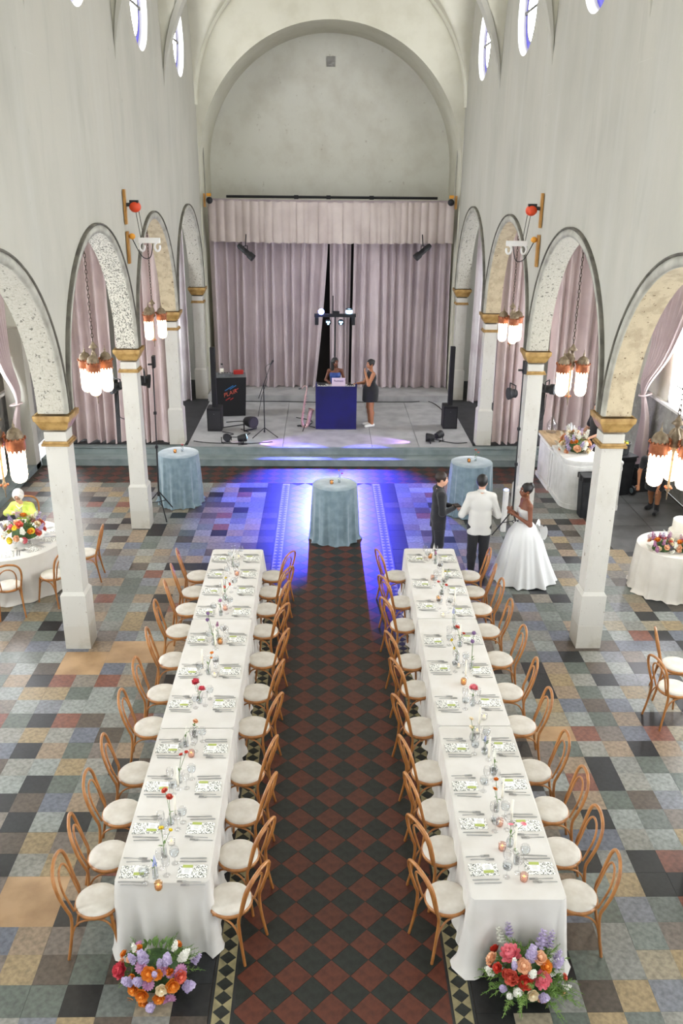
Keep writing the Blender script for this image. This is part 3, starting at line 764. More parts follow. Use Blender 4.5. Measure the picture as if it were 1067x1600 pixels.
# ---- chairs along the tables
rc_ = random.Random(5)
for key, R in ROWS.items():
    for (s, side, ys) in R['sides']:
        for i, y in enumerate(ys):
            off = .595 if side == 'outer' else .565
            if key == 'R' and side == 'aisle': off = .53
            if key == 'R' and side == 'outer': off = .60
            x = rowx(R, y)+s*off+rc_.uniform(-.02, .02)
            rz = (PI/2 if s > 0 else -PI/2)+rc_.uniform(-.12, .12)+(.15 if side == 'outer' else .40)*s*-1
            chair(x, y-.02, rz, 'bentwood chair, %s from stage on %s side of %s' % (ORD[i], side, R['word']), 'chairs along the long tables')
# ---- cutlery and place settings (prototypes, long axis +X away from the seat)
def fork_mesh():
    b = MB(); b.tube([(-.105, 0, .004), (-.05, 0, .006), (.0, 0, .004), (.03, 0, .006)], [.006, .005, .003, .004], 6, flat=.45)
    b.box((.042, 0, .006), (.03, .024, .003))
    for k in range(4): b.box((.079, -.0096+.0064*k, .007), (.048, .0036, .0024))
    return b.mesh('fork', 'steel')
def knife_mesh():
    b = MB(); b.tube([(-.115, 0, .005), (-.06, 0, .006), (-.005, 0, .005)], [.006, .0075, .005], 6, flat=.5)
    b.prism([(-.005, -.006), (.10, -.010), (.118, -.004), (.118, .004), (-.005, .007)], .003, .0055); return b.mesh('knife', 'steel')
FORK, KNIFE = fork_mesh(), knife_mesh()
def napkin_mesh():
    b = MB()
    def fn(u, v):
        x, y = -.125+.25*u, -.072+.144*v; e = min(u, 1-u, v, 1-v); return (x, y, .004+.012*min(1, e*9)+.0025*math.sin(u*9+v*4))
    b.grid(fn, 14, 10); b.add([(-.125, -.072, .0), (.125, -.072, 0), (.125, .072, 0), (-.125, .072, 0), (-.125, -.072, .004), (.125, -.072, .004), (.125, .072, .004), (-.125, .072, .004)],
        [(0, 1, 5, 4), (1, 2, 6, 5), (2, 3, 7, 6), (3, 0, 4, 7), (0, 3, 2, 1)]); return b.mesh('folded_napkin', 'napkin')
NAP = napkin_mesh()
CARD = MB().box((0, 0, .001), (.088, .104, .002)).mesh('menu_card', 'card')
BAND = MB().box((0, 0, .001), (.088, .032, .0024)).mesh('green_band', 'card_green')
TXT = MB()
for k in range(4): TXT.box((.0, 0-.012+.014*k, .0023), (.05-.008*(k % 2), .0022, .0004))
TXT = TXT.mesh('print', 'charcoal')
def goblet_mesh(h, rb, rs):
    b = MB(); b.lathe([(.001, .003), (.03, .002), (.032, .004), (.006, .010), (.0045, .03), (.0045, h*.42), (.012, h*.46), (rb*.8, h*.58), (rb, h*.74), (rb*.96, h*.9), (rs, h), (rs-.0015, h), (rb*.94, h*.88), (rb*.97, h*.74), (rb*.76, h*.6), (.004, h*.5)], 20); return b.mesh('goblet', 'glass')
GOB = [goblet_mesh(.165, .043, .037), goblet_mesh(.20, .037, .032)]
def tumbler_water(h, rb):
    b = MB(); b.lathe([(.004, h*.505), (rb*.74, h*.605), (rb*.95, h*.74), (rb*.95, h*.8), (.001, h*.8)], 16); return b.mesh('water', 'water')
WAT = tumbler_water(.165, .043)
rp = random.Random(9)
OBST = []; GLREQ = []
def free_spot(x, y, r, n=60, step=.012):
    """nearest spot on the table that keeps clear of what already stands there"""
    best = None
    for k in range(n):
        a = k*2.399; d = step*math.sqrt(k)*1.6; q = (x+d*math.cos(a), y+d*math.sin(a))
        m = min([math.hypot(q[0]-o[0], q[1]-o[1])-r-o[2] for o in OBST] or [1])
        if best is None or m > best[0]: best = (m, q)
        if m > .004: break
    q = best[1] if best[0] <= .004 else q
    OBST.append((q[0], q[1], r)); return q
def setting(x, y, d, i, side, word, rz0=0.):
    """d: direction (+1/-1) from the plate towards the table middle along X"""
    at = '%s from stage, %s side, %s' % (ORD[i], side, word)
    rz = (0 if d > 0 else PI)+rz0
    def W(a, c): return (x+d*a*math.cos(rz0)-d*c*math.sin(rz0), y+d*c*math.cos(rz0)+d*a*math.sin(rz0))
    j = rp.uniform
    px, py = W(0, 0); tag(put(NAP, 'folded_napkin', None, (px, py, TZ), rz+j(-.04, .04)), 'green printed napkin, '+at, 'napkin', 'napkins on the long tables')
    px, py = W(.045+j(-.01, .015), -.005); t = thing('menu_card', 'white menu card on napkin, '+at, 'card', (px, py, TZ+.0175), rz+j(-.06, .06), 'menu cards on the long tables')
    put(CARD, 'card_sheet', t); put(BAND, 'green_band', t, (0, -.036 if d > 0 else -.036, .0012)); put(TXT, 'print_lines', t)
    for nm, me, c, a in (('inner', FORK, .118, .015), ('outer', FORK, .155, -.02)):
        px, py = W(a+j(-.01, .01), c); tag(put(me, 'fork', None, (px, py, TZ+.0005), rz+j(-.07, .07)), '%s fork, %s' % (nm, at), 'fork', 'forks on the long tables')
    for nm, me, c, a in (('inner', KNIFE, -.115, .0), ('outer', KNIFE, -.152, .02)):
        px, py = W(a+j(-.01, .01), c); tag(put(me, 'knife', None, (px, py, TZ+.0005), rz+j(-.06, .06)), '%s knife, %s' % (nm, at), 'knife', 'knives on the long tables')
    px, py = W(.175+j(-.012, .012), -.10+j(-.02, .03)); GLREQ.append((0, px, py, 'stemmed water goblet, '+at))
    px, py = W(.205+j(-.01, .01), .03+j(-.02, .03)); GLREQ.append((1, px, py, 'empty wine glass, '+at))
for key, R in ROWS.items():
    for (s, side, ys) in R['sides']:
        for i, y in enumerate(ys): setting(rowx(R, y)+s*.245, y, -s, i, side, R['word'])

# ---------------------------------------------------------------- flowers
def petal(b, L, w, curl, up, az, c=(0, 0, 0), nu=3, nv=4, cup=.3, mi=0):
    ca, sa = math.cos(az), math.sin(az)
    def fn(u, v):
        x = (u-.5)*w*math.sin(PI*(.12+.80*v))**.7; r = L*v
        ang = up+curl*v; y = L*(math.sin(up+curl*v*.5)*v); z = L*(math.cos(up+curl*v*.5)*v)+cup*abs(u-.5)**2*w
        return (c[0]+y*ca-x*sa, c[1]+y*sa+x*ca, c[2]+z)
    b.grid(fn, nu, nv, True, mi)
def bloom(kind, col, r):
    b = MB(); q = random.Random(hash((kind, col)) % 1000 if False else len(kind)*7+len(col))
    if kind == 'rose':
        b.ell((0, 0, r*.45), (r*.35, r*.35, r*.45), 8, 6)
        for L, n, up, w in ((r*.85, 4, .12, r*.9), (r*.95, 5, .32, r*1.0), (r*1.0, 6, .62, r*1.05), (r*1.0, 6, 1.0, r*1.0)):
            for k in range(n): petal(b, L, w, .25, up, 2*PI*k/n+q.uniform(-.2, .2)+L*30, cup=.25)
    elif kind == 'peony':
        b.ell((0, 0, r*.5), (r*.5, r*.5, r*.4), 8, 6)
        for ring, (n, up, L) in enumerate(((6, .1, .95), (8, .4, 1.0), (9, .75, 1.05), (10, 1.1, 1.05), (9, 1.45, 1.0))):
            for k in range(n): petal(b, r*L*q.uniform(.9, 1.05), r*.62, -.35, up+q.uniform(-.08, .08), 2*PI*k/n+ring*.5, cup=.5)
    elif kind == 'poppy':
        for n, up, L in ((4, .75, 1.0), (4, .45, .9)):
            for k in range(n): petal(b, r*L, r*1.5, .5, up, 2*PI*k/n+up*3, cup=.1)
        b.ell((0, 0, r*.2), (r*.25, r*.25, r*.25), 8, 5)
    elif kind == 'tulip':
        for n, up, L in ((3, .12, 1.7), (3, .25, 1.65)):
            for k in range(n): petal(b, r*L, r*1.3, -.15, up, 2*PI*k/n+up*8, cup=-.1)
        b.ell((0, 0, r*.5), (r*.4, r*.4, r*.5), 8, 5)
    elif kind == 'allium':
        for k in range(60):
            z = 1-2*(k+.5)/60; a = k*2.399; s_ = math.sqrt(1-z*z); p = Vector((s_*math.cos(a), s_*math.sin(a), z))
            b.tube([p*r*.3+Vector((0, 0, r)), p*r+Vector((0, 0, r))], [r*.04, r*.13], 4)
        b.ell((0, 0, r), (r*.75, r*.75, r*.75), 10, 8)
    elif kind == 'spike':
        n = 34
        for k in range(n):
            t = k/n; z = r*6*t; a = k*2.1; rr = r*(1.05-t*.85)
            c = (rr*.65*math.cos(a), rr*.65*math.sin(a), z)
            for m in range(4): petal(b, rr*.55, rr*.5, .3, .9, a+(m-1.5)*1.2, c, 2, 2)
            b.ell(c, (rr*.3, rr*.3, rr*.25), 5, 4)
    elif kind == 'stock':
        n = 22
        for k in range(n):
            t = k/n; z = r*3.4*t; a = k*2.4; rr = r*(1.-t*.5)
            c = (rr*.6*math.cos(a), rr*.6*math.sin(a), z)
            for m in range(5): petal(b, rr*.6, rr*.6, .3, .8+.2*(m % 2), 2*PI*m/5+a, c, 2, 2)
    elif kind == 'daisy':
        for k in range(14): petal(b, r, r*.42, .2, 1.15, 2*PI*k/14, cup=.1)
        b.ell((0, 0, r*.15), (r*.3, r*.3, r*.22), 8, 5)
    return b
BL = {}
def bloom_mesh(kind, col, r):
    k = (kind, col, round(r, 3))
    if k not in BL: BL[k] = bloom(kind, col, r).mesh({'spike': 'flower_spike', 'stock': 'stock_spike'}.get(kind, kind+'_bloom'), 'petal_'+col)
    return BL[k]
def leaf_into(b, base, direc, L, w):
    d = Vector(direc).normalized(); side = d.cross(Vector((0, 0, 1)));
    if side.length < .1: side = Vector((1, 0, 0))
    side.normalize(); P = Vector(base)
    vs = []
    for t, k in ((0, .15), (.3, 1), (.65, .8), (1, .02)):
        c = P+d*L*t+Vector((0, 0, -L*.35*t*t)); vs += [c-side*w*k, c+Vector((0, 0, -w*.15*k)), c+side*w*k]
    b.add(vs, [(i*3+j, i*3+j+1, i*3+j+4, i*3+j+3) for i in range(3) for j in range(2)], True)
def fern_into(b, base, direc, L, rnd, n=12):
    d = Vector(direc).normalized(); P = Vector(base); side = d.orthogonal().normalized(); up = d.cross(side)
    pts = [P+d*L*t+Vector((0, 0, -L*.25*t*t)) for t in [i/6 for i in range(7)]]; b.tube(pts, [.0025]*6+[.001], 4)
    for k in range(n):
        t = .15+.85*k/n; c = P+d*L*t+Vector((0, 0, -L*.25*t*t)); a = rnd.uniform(0, 6.28)
        e = (side*math.cos(a)+up*math.sin(a)+d*.8).normalized(); l = L*.22*(1.15-t)
        for m in range(4):
            e2 = (e+Vector((rnd.uniform(-.5, .5), rnd.uniform(-.5, .5), rnd.uniform(-.5, .5)))).normalized(); w = e2.orthogonal().normalized()*l*.06
            b.add([c-w, c+w, c+e2*l+w*.4, c+e2*l-w*.4], [(0, 1, 2, 3)])
def vase_mesh(kind):
    b = MB()
    if kind == 'cyl': b.lathe([(.001, .004), (.024, .0), (.027, .004), (.027, .11), (.024, .125), (.0225, .125), (.025, .11), (.025, .012), (.001, .01)], 18)
    elif kind == 'bottle': b.lathe([(.001, .004), (.030, 0), (.034, .006), (.034, .06), (.02, .085), (.014, .10), (.0135, .135), (.017, .14), (.015, .14), (.0115, .133), (.012, .1), (.031, .06), (.03, .012), (.001, .01)], 18)
    else: b.lathe([(.001, .004), (.022, 0), (.03, .01), (.038, .045), (.03, .085), (.017, .105), (.018, .125), (.0225, .14), (.02, .14), (.015, .105), (.028, .085), (.034, .045), (.026, .012), (.001, .01)], 18)
    return b.mesh('vase', 'glass')
VASES = [vase_mesh(k) for k in ('cyl', 'bottle', 'bulb')]
VW = [MB().lathe([(.001, .012), (.0235, .012), (.0235, .075), (.001, .075)], 14).mesh('water', 'water'), MB().lathe([(.001, .012), (.03, .012), (.03, .055), (.001, .055)], 14).mesh('water', 'water'), MB().lathe([(.001, .012), (.026, .013), (.033, .045), (.03, .07), (.001, .07)], 14).mesh('water', 'water')]
rv = random.Random(17)
def bud_vase(x, y, z, vk, flowers, label, group='bud vases on the long tables', leaves=3):
    """flowers: (kind, colour, radius, world point)"""
    t = thing('bud_vase', label, 'vase', (x, y, z), 0, group)
    put(VASES[vk], 'vase_glass', t); put(VW[vk], 'water', t)
    for (kind, col, r, p) in flowers:
        dx, dy, dz = p[0]-x, p[1]-y, p[2]-z; f = put(bloom_mesh(kind, col, r), BL[(kind, col, round(r, 3))].name, t, (dx, dy, dz), rv.uniform(0, 6), (rv.uniform(-.35, .35), rv.uniform(-.3, .3), rv.uniform(0, 6)) if kind not in ('spike', 'allium') else (rv.uniform(-.06, .06), rv.uniform(-.06, .06), 0))
        b = MB(); P = smooth_path([(rv.uniform(-.01, .01), rv.uniform(-.01, .01), .015), (0, 0, .11), (dx*.5, dy*.5, .11+(dz-.11)*.55), (dx, dy, dz+.004)], 4); b.tube(P, .0022, 5)
        b.build('stem', 'stem', t)
    b = MB()
    for k in range(leaves):
        a = rv.uniform(0, 6.28); leaf_into(b, (0, 0, .12+.02*k), (math.cos(a), math.sin(a), .9), rv.uniform(.04, .07), .008)
    if leaves:
        o = b.build('leaf_sprig', 'leaf', t); o['kind'] = 'stuff'
def votive_meshes(gm):
    b = MB(); n = 28
    b.lathe([(.001, .004), (.026, 0), (.031, .006), (.034, .03), (.035, .07), (.033, .07), (.031, .03), (.027, .01), (.001, .009)], n, mod=lambda a, z: 1+.02*math.cos(14*a))
    return b.mesh('votive_glass', gm)
VOT = {g: votive_meshes(g) for g in ('glass_amber', 'glass_pink', 'glass')}
VWAX = MB().lathe([(.001, .011), (.024, .011), (.025, .038), (.001, .036)], 16).mesh('wax', 'candle_wax')
FLM = MB().lathe([(.0005, 0), (.0035, .004), (.0042, .008), (.002, .016), (.0003, .022)], 8).mesh('flame', 'flame')
def votive(x, y, z, g, label, group):
    t = thing('votive_candle', label, 'candle', (x, y, z), 0, group); put(VOT[g], 'glass_cup', t); put(VWAX, 'wax', t); put(FLM, 'flame', t, (0, 0, .04))
TAP = MB().lathe([(.001, 0), (.011, 0), (.0105, .1), (.0095, .235), (.005, .24), (.0008, .241)], 12).mesh('taper', 'candle_wax')
THOLD = MB().lathe([(.001, .004), (.035, 0), (.037, .004), (.012, .012), (.008, .02), (.008, .03), (.016, .036), (.016, .055), (.0125, .055), (.0125, .04), (.001, .04)], 18).mesh('holder', 'glass')
def taper(x, y, z, label, group):
    t = thing('taper_candle', label, 'candle', (x, y, z), 0, group); put(THOLD, 'holder', t); put(TAP, 'candle', t, (0, 0, .04), 0, None, (1, 1, rv.uniform(.85, 1.08)))
# pixel lists read off the photograph: each rests on the table top, so its depth comes from the table plane
VL = [(243, 1372, 0, [('spike', 'blue', .020, 241, 1352)], 'blue delphinium'),
      (257, 1339, 0, [('poppy', 'yellow', .028, 252, 1294), ('poppy', 'yellow', .022, 266, 1297)], 'two yellow poppies'),
      (267, 1288, 1, [('rose', 'coral', .036, 258, 1235), ('rose', 'coral', .038, 264, 1245)], 'two coral roses'),
      (281, 1223, 0, [('poppy', 'red', .024, 283, 1179), ('poppy', 'red', .022, 291, 1175)], 'two red poppies'),
      (291, 1167, 0, [('spike', 'white', .019, 291, 1146)], 'pale delphinium spike'),
      (305, 1152, 2, [('rose', 'peach', .034, 305, 1127)], 'one peach rose'),
      (312, 1099, 2, [('peony', 'rose', .05, 306, 1065), ('peony', 'rose', .052, 315, 1077)], 'two deep pink peonies'),
      (326, 1054, 0, [('poppy', 'orange', .026, 331, 1020), ('poppy', 'orange', .022, 330, 1028)], 'two orange poppies'),
      (334, 1008, 0, [('allium', 'purple', .024, 325, 960), ('allium', 'purple', .024, 324, 970)], 'two purple allium heads'),
      (341, 1000, 1, [('stock', 'mauve', .022, 339, 978)], 'pink gladiolus sprig'),
      (345, 962, 0, [('allium', 'mauve', .024, 344, 940)], 'single mauve allium'),
      (352, 937, 1, [('tulip', 'coral', .026, 352, 918), ('tulip', 'coral', .024, 359, 914), ('poppy', 'yellow', .026, 353, 903)], 'coral tulips, yellow poppy'),
      (364, 886, 0, [('spike', 'white', .020, 365, 868), ('stock', 'white', .024, 371, 872)], 'white delphinium and stock')]
VR = [(806, 1350, 0, [('stock', 'white', .016, 806, 1335)], 'white stock and greens'),
      (796, 1323, 2, [('daisy', 'pink', .030, 798, 1288), ('daisy', 'pink', .030, 818, 1287)], 'two pink daisies'),
      (775, 1268, 0, [('rose', 'orange', .028, 775, 1218), ('rose', 'orange', .027, 773, 1233)], 'two orange ranunculus'),
      (771, 1211, 0, [('spike', 'white', .020, 772, 1182)], 'white delphinium'),
      (757, 1178, 1, [('stock', 'blue', .018, 757, 1158)], 'small blue sprig'),
      (738, 1157, 2, [('poppy', 'cream', .028, 736, 1123), ('poppy', 'cream', .028, 736, 1136)], 'two cream poppies'),
      (738, 1103, 2, [('peony', 'pink', .056, 740, 1075)], 'large pink dahlia'),
      (736, 1045, 0, [('allium', 'purple', .026, 740, 991), ('allium', 'purple', .026, 738, 1004)], 'two purple allium heads'),
      (714, 1032, 0, [('tulip', 'yellow', .024, 705, 1001), ('tulip', 'yellow', .022, 709, 1014)], 'two yellow tulips'),
      (718, 1010, 1, [('rose', 'coral', .038, 714, 980), ('rose', 'coral', .026, 724, 990)], 'coral rose and bud'),
      (709, 974, 0, [('spike', 'blue', .018, 708, 958)], 'blue delphinium'),
      (690, 930, 0, [('poppy', 'red', .028, 685, 909), ('poppy', 'red', .026, 697, 914)], 'two red poppies'),
      (698, 905, 1, [('poppy', 'yellow', .024, 696, 893)], 'one yellow poppy'),
      (680, 881, 0, [('spike', 'white', .018, 678, 858), ('stock', 'mauve', .022, 681, 866)], 'white spikes and mauve stock')]
VT = {'L': [(248, 1389, 'glass_amber', 'amber'), (268, 1320, 'glass', 'clear'), (299, 1182, 'glass_pink', 'pale pink'), (331, 1056, 'glass', 'clear'), (344, 1004, 'glass_amber', 'amber'), (352, 953, 'glass_pink', 'pale pink'), (370, 899, 'glass_pink', 'pale pink'), (373, 873, 'glass', 'clear')],
      'R': [(818, 1376, 'glass_pink', 'pink ribbed'), (784, 1328, 'glass_pink', 'pink ribbed'), (780, 1290, 'glass_pink', 'pink ribbed'), (745, 1146, 'glass', 'clear'), (756, 1124, 'glass', 'clear'), (724, 1069, 'glass_amber', 'amber'), (716, 1043, 'glass', 'clear'), (692, 964, 'glass', 'clear'), (685, 939, 'glass_amber', 'amber'), (676, 906, 'glass_pink', 'pink ribbed'), (672, 872, 'glass_amber', 'amber')]}
TP = {'L': [(275, 1278), (279, 1230), (317, 1043), (337, 1014), (349, 936)], 'R': [(802, 1329), (798, 1288), (784, 1251), (763, 1188), (748, 1137), (727, 1060), (718, 1003), (710, 945), (691, 913)]}
for key, V in (('L', VL), ('R', VR)):
    R = ROWS[key]
    for n_, (u, v, vk, fs, words) in enumerate(V):
        p = onz(u, v, TZ); out = []
        for (k, c, r, fu, fv) in fs:
            q = ony(fu, fv, p[1]); q[2] = max(q[2]-r*.3, TZ+.12); out.append((k, c, r, q))
        p[0], p[1] = free_spot(p[0], p[1], .036)
        bud_vase(p[0], p[1], TZ, vk, out, 'bud vase with %s, %s from flower end, %s' % (words, ORD[n_] if n_ < 12 else ['thirteenth', 'fourteenth'][n_-12], R['word']))
    for n_, (u, v, g, w) in enumerate(VT[key]):
        p = onz(u, v, TZ); p[0], p[1] = free_spot(p[0], p[1], .036); votive(p[0], p[1], TZ, g, '%s votive glass with lit candle, %s from flower end, %s' % (w, ORD[n_], R['word']), 'votive candles on the long tables')
    for n_, (u, v) in enumerate(TP[key]):
        p = onz(u, v, TZ); p[0], p[1] = free_spot(p[0], p[1], .037); taper(p[0], p[1], TZ, 'white taper candle in glass holder, %s from flower end, %s' % (ORD[n_], R['word']), 'taper candles on the long tables')

for (k, px, py, lab) in GLREQ:
    px, py = free_spot(px, py, .044 if k == 0 else .038)
    if k == 0:
        t = thing('water_goblet', lab, 'glass', (px, py, TZ), 0, 'water goblets on the long tables'); put(GOB[0], 'goblet', t); put(WAT, 'water', t)
    else: tag(put(GOB[1], 'wine_glass', None, (px, py, TZ)), lab, 'glass', 'wine glasses on the long tables')
# ---- flower arrangements: blooms laid on an ellipsoid mound, seen pixels giving the directions
def mound_hit(u, v, c, r):
    d = ray(u, v)/np.array(r); o = (CAM-np.array(c))/np.array(r)
    A = d@d; B = o@d; Cc = o@o-1; D = B*B-A*Cc
    t = (-B-math.sqrt(D))/A if D > 0 else -B/A
    return CAM+ray(u, v)*t
def arrangement(label, c, r, blooms, seed, vessel=None, ferns=40, fern_len=.26, leaves=60, group=None, name='flower_arrangement', base_z=0., fdir=None):
    q = random.Random(seed); t = thing(name, label, 'flowers', (c[0], c[1], base_z), 0, group); C0 = np.array([c[0], c[1], base_z])
    for (kind, col, rad, p) in blooms:
        rad = round(rad*1.38, 3)
        n = (np.asarray(p)-np.array(c))/np.array(r)**2; n[2] = abs(n[2])+.15*np.linalg.norm(n); n = Vector(n).normalized()
        if kind in ('stock', 'spike'): n = (n+Vector((0, 0, .8))).normalized()
        o = put(bloom_mesh(kind, col, rad), BL[(kind, col, round(rad, 3))].name, t, np.asarray(p)-C0-np.array(n)*rad*.3)
        o.rotation_euler = (Vector((0, 0, 1)).rotation_difference(n) @ Matrix.Rotation(q.uniform(0, 6), 3, 'Z').to_quaternion()).to_euler()
    b = MB()
    for k in range(ferns):
        a = q.uniform(0, 6.28); e = q.uniform(.05, 1.2); d = Vector((math.cos(a)*math.cos(e), math.sin(a)*math.cos(e), math.sin(e)))
        if fdir: d = (d+Vector(fdir)*q.uniform(0, .8)).normalized()
        base = Vector([c[i]-C0[i]+d[i]*r[i]*.55 for i in range(3)]); base.z = max(base.z, .02)
        L = fern_len*q.uniform(.6, 1.2); d2 = d.copy()
        if base.z+d.z*L < .03: d2.z = .1
        fern_into(b, base, d2, L, q, 14)
    o = b.build('fern_fronds', 'fern', t); o['kind'] = 'stuff'
    b = MB()
    for k in range(leaves):
        a = q.uniform(0, 6.28); e = q.uniform(.0, 1.4); d = Vector((math.cos(a)*math.cos(e), math.sin(a)*math.cos(e), math.sin(e)))
        base = Vector([c[i]-C0[i]+d[i]*r[i]*.72 for i in range(3)]); base.z = max(base.z, .015)
        leaf_into(b, base, d+Vector((q.uniform(-.6, .6), q.uniform(-.6, .6), .5)), q.uniform(.05, .10), .013)
    o = b.build('leaf_mass', 'leaf', t); o['kind'] = 'stuff'
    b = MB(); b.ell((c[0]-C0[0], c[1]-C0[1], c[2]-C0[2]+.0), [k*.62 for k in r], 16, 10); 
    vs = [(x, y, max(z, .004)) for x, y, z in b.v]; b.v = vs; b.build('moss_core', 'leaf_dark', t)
    return t
def filler(c, r, n, cols, seed):
    q = random.Random(seed); out = []
    for k in range(n):
        a = -PI/2+q.uniform(-1.9, 1.9); e = q.uniform(.1, 1.2); kd, col, rad = q.choice(cols)
        out.append((kd, col, rad, np.array([c[0]+.93*r[0]*math.cos(a)*math.cos(e), c[1]+.93*r[1]*math.sin(a)*math.cos(e), c[2]+.93*r[2]*math.sin(e)])))
    return out
def from_crop(lst, ox, oy, s, c, r):
    return [(k, col, rad, mound_hit(ox+x/s, oy+y/s, c, r)) for (k, col, rad, x, y) in lst]
LB = [('peony', 'rose', .055, 337, 867), ('stock', 'lavender', .036, 455, 815), ('stock', 'lavender', .026, 405, 820), ('stock', 'white', .03, 640, 810), ('stock', 'lavender', .034, 565, 825),
      ('stock', 'lavender', .032, 385, 925), ('stock', 'lavender', .03, 430, 925), ('stock', 'lavender', .036, 665, 945), ('stock', 'lavender', .038, 495, 1050), ('stock', 'lavender', .026, 585, 1075),
      ('daisy', 'mauve', .042, 440, 850), ('daisy', 'mauve', .038, 545, 865), ('daisy', 'mauve', .044, 635, 870), ('daisy', 'mauve', .042, 475, 935), ('daisy', 'mauve', .046, 578, 1015),
      ('rose', 'orange', .05, 478, 883), ('rose', 'orange', .042, 403, 960), ('rose', 'orange', .05, 445, 988), ('rose', 'orange', .05, 595, 940), ('rose', 'orange', .042, 388, 1028), ('rose', 'orange', .036, 520, 888), ('rose', 'orange', .036, 452, 1028), ('rose', 'orange', .042, 527, 1003),
      ('tulip', 'orange', .04, 577, 870), ('tulip', 'peach', .034, 355, 1055), ('tulip', 'orange', .03, 725, 1005), ('rose', 'cream', .042, 540, 962), ('rose', 'cream', .03, 748, 1015), ('rose', 'coral', .045, 632, 898)]
cL, rL = (-1.56, 5.42, .05), (.36, .26, .36)
arrangement('low mound of orange roses, mauve daisies and lavender stock on the floor', cL, rL, from_crop(LB, 80, 1240, 3.138, cL, rL)+filler(cL, rL, 16, [('stock', 'lavender', .024), ('stock', 'white', .022), ('rose', 'orange', .03), ('daisy', 'mauve', .03), ('rose', 'peach', .028)], 81), 3, ferns=26, fern_len=.2, leaves=120)
RB = [('rose', 'red', .042, 418, 765), ('rose', 'red', .036, 432, 855), ('rose', 'peach', .05, 405, 812), ('peony', 'pink', .068, 495, 785), ('peony', 'pink', .062, 648, 910), ('stock', 'lavender', .03, 490, 695), ('stock', 'white', .028, 450, 725),
      ('stock', 'lavender', .036, 640, 745), ('stock', 'lavender', .038, 595, 800), ('stock', 'lavender', .032, 680, 750), ('stock', 'lavender', .03, 715, 845), ('stock', 'lavender', .022, 515, 850), ('stock', 'white', .026, 600, 890),
      ('rose', 'peach', .05, 560, 845), ('rose', 'peach', .05, 637, 806), ('rose', 'orange', .046, 668, 848), ('tulip', 'coral', .042, 475, 880), ('tulip', 'coral', .046, 515, 910), ('rose', 'coral', .052, 497, 900), ('rose', 'red', .052, 568, 925), ('rose', 'cream', .04, 603, 988), ('stock', 'white', .03, 530, 975), ('stock', 'lavender', .03, 652, 1000), ('stock', 'white', .024, 400, 880)]
cR, rR = (1.53, 5.28, .06), (.36, .24, .40)
arrangement('low mound of pink peonies, coral tulips and ferny greens on the floor', cR, rR, from_crop(RB, 640, 1240, 3.138, cR, rR)+filler(cR, rR, 14, [('stock', 'lavender', .024), ('stock', 'white', .022), ('rose', 'coral', .03), ('rose', 'peach', .03), ('rose', 'pink', .03)], 82), 4, ferns=75, fern_len=.30, leaves=80, fdir=(.25, -.1, .1))

# ================================================================ PEOPLE (smooth-blended implicit bodies, meshed by surface nets)
def _dist(pr, P):
    if pr[0] == 'c':
        a, b, ra, rb = np.array(pr[1], float), np.array(pr[2], float), pr[3], pr[4]; ab = b-a; L = max(ab@ab, 1e-9)
        t = np.clip(((P-a)@ab)/L, 0, 1); return np.linalg.norm(P-a-t[..., None]*ab, axis=-1)-(ra+(rb-ra)*t)
    c, r = np.array(pr[1], float), np.array(pr[2], float); Q = P-c
    if len(pr) > 3 and pr[3] is not None: Q = Q@np.array(pr[3])
    k = np.linalg.norm(Q/r, axis=-1); k2 = np.linalg.norm(Q/(r*r), axis=-1)
    return np.where(k2 > 1e-9, k*(k-1)/np.maximum(k2, 1e-9), -r.min())
def _bb(pr, m):
    if pr[0] == 'c':
        a, b = np.array(pr[1]), np.array(pr[2]); r = max(pr[3], pr[4])+m; return np.minimum(a, b)-r, np.maximum(a, b)+r
    r = (max(pr[2]) if len(pr) > 3 and pr[3] is not None else np.array(pr[2]))+m; return np.array(pr[1])-r, np.array(pr[1])+r
def inflate(prs, d): return [('c', p[1], p[2], p[3]+d, p[4]+d) if p[0] == 'c' else ('e', p[1], tuple(x+d for x in p[2]))+tuple(p[3:]) for p in prs]
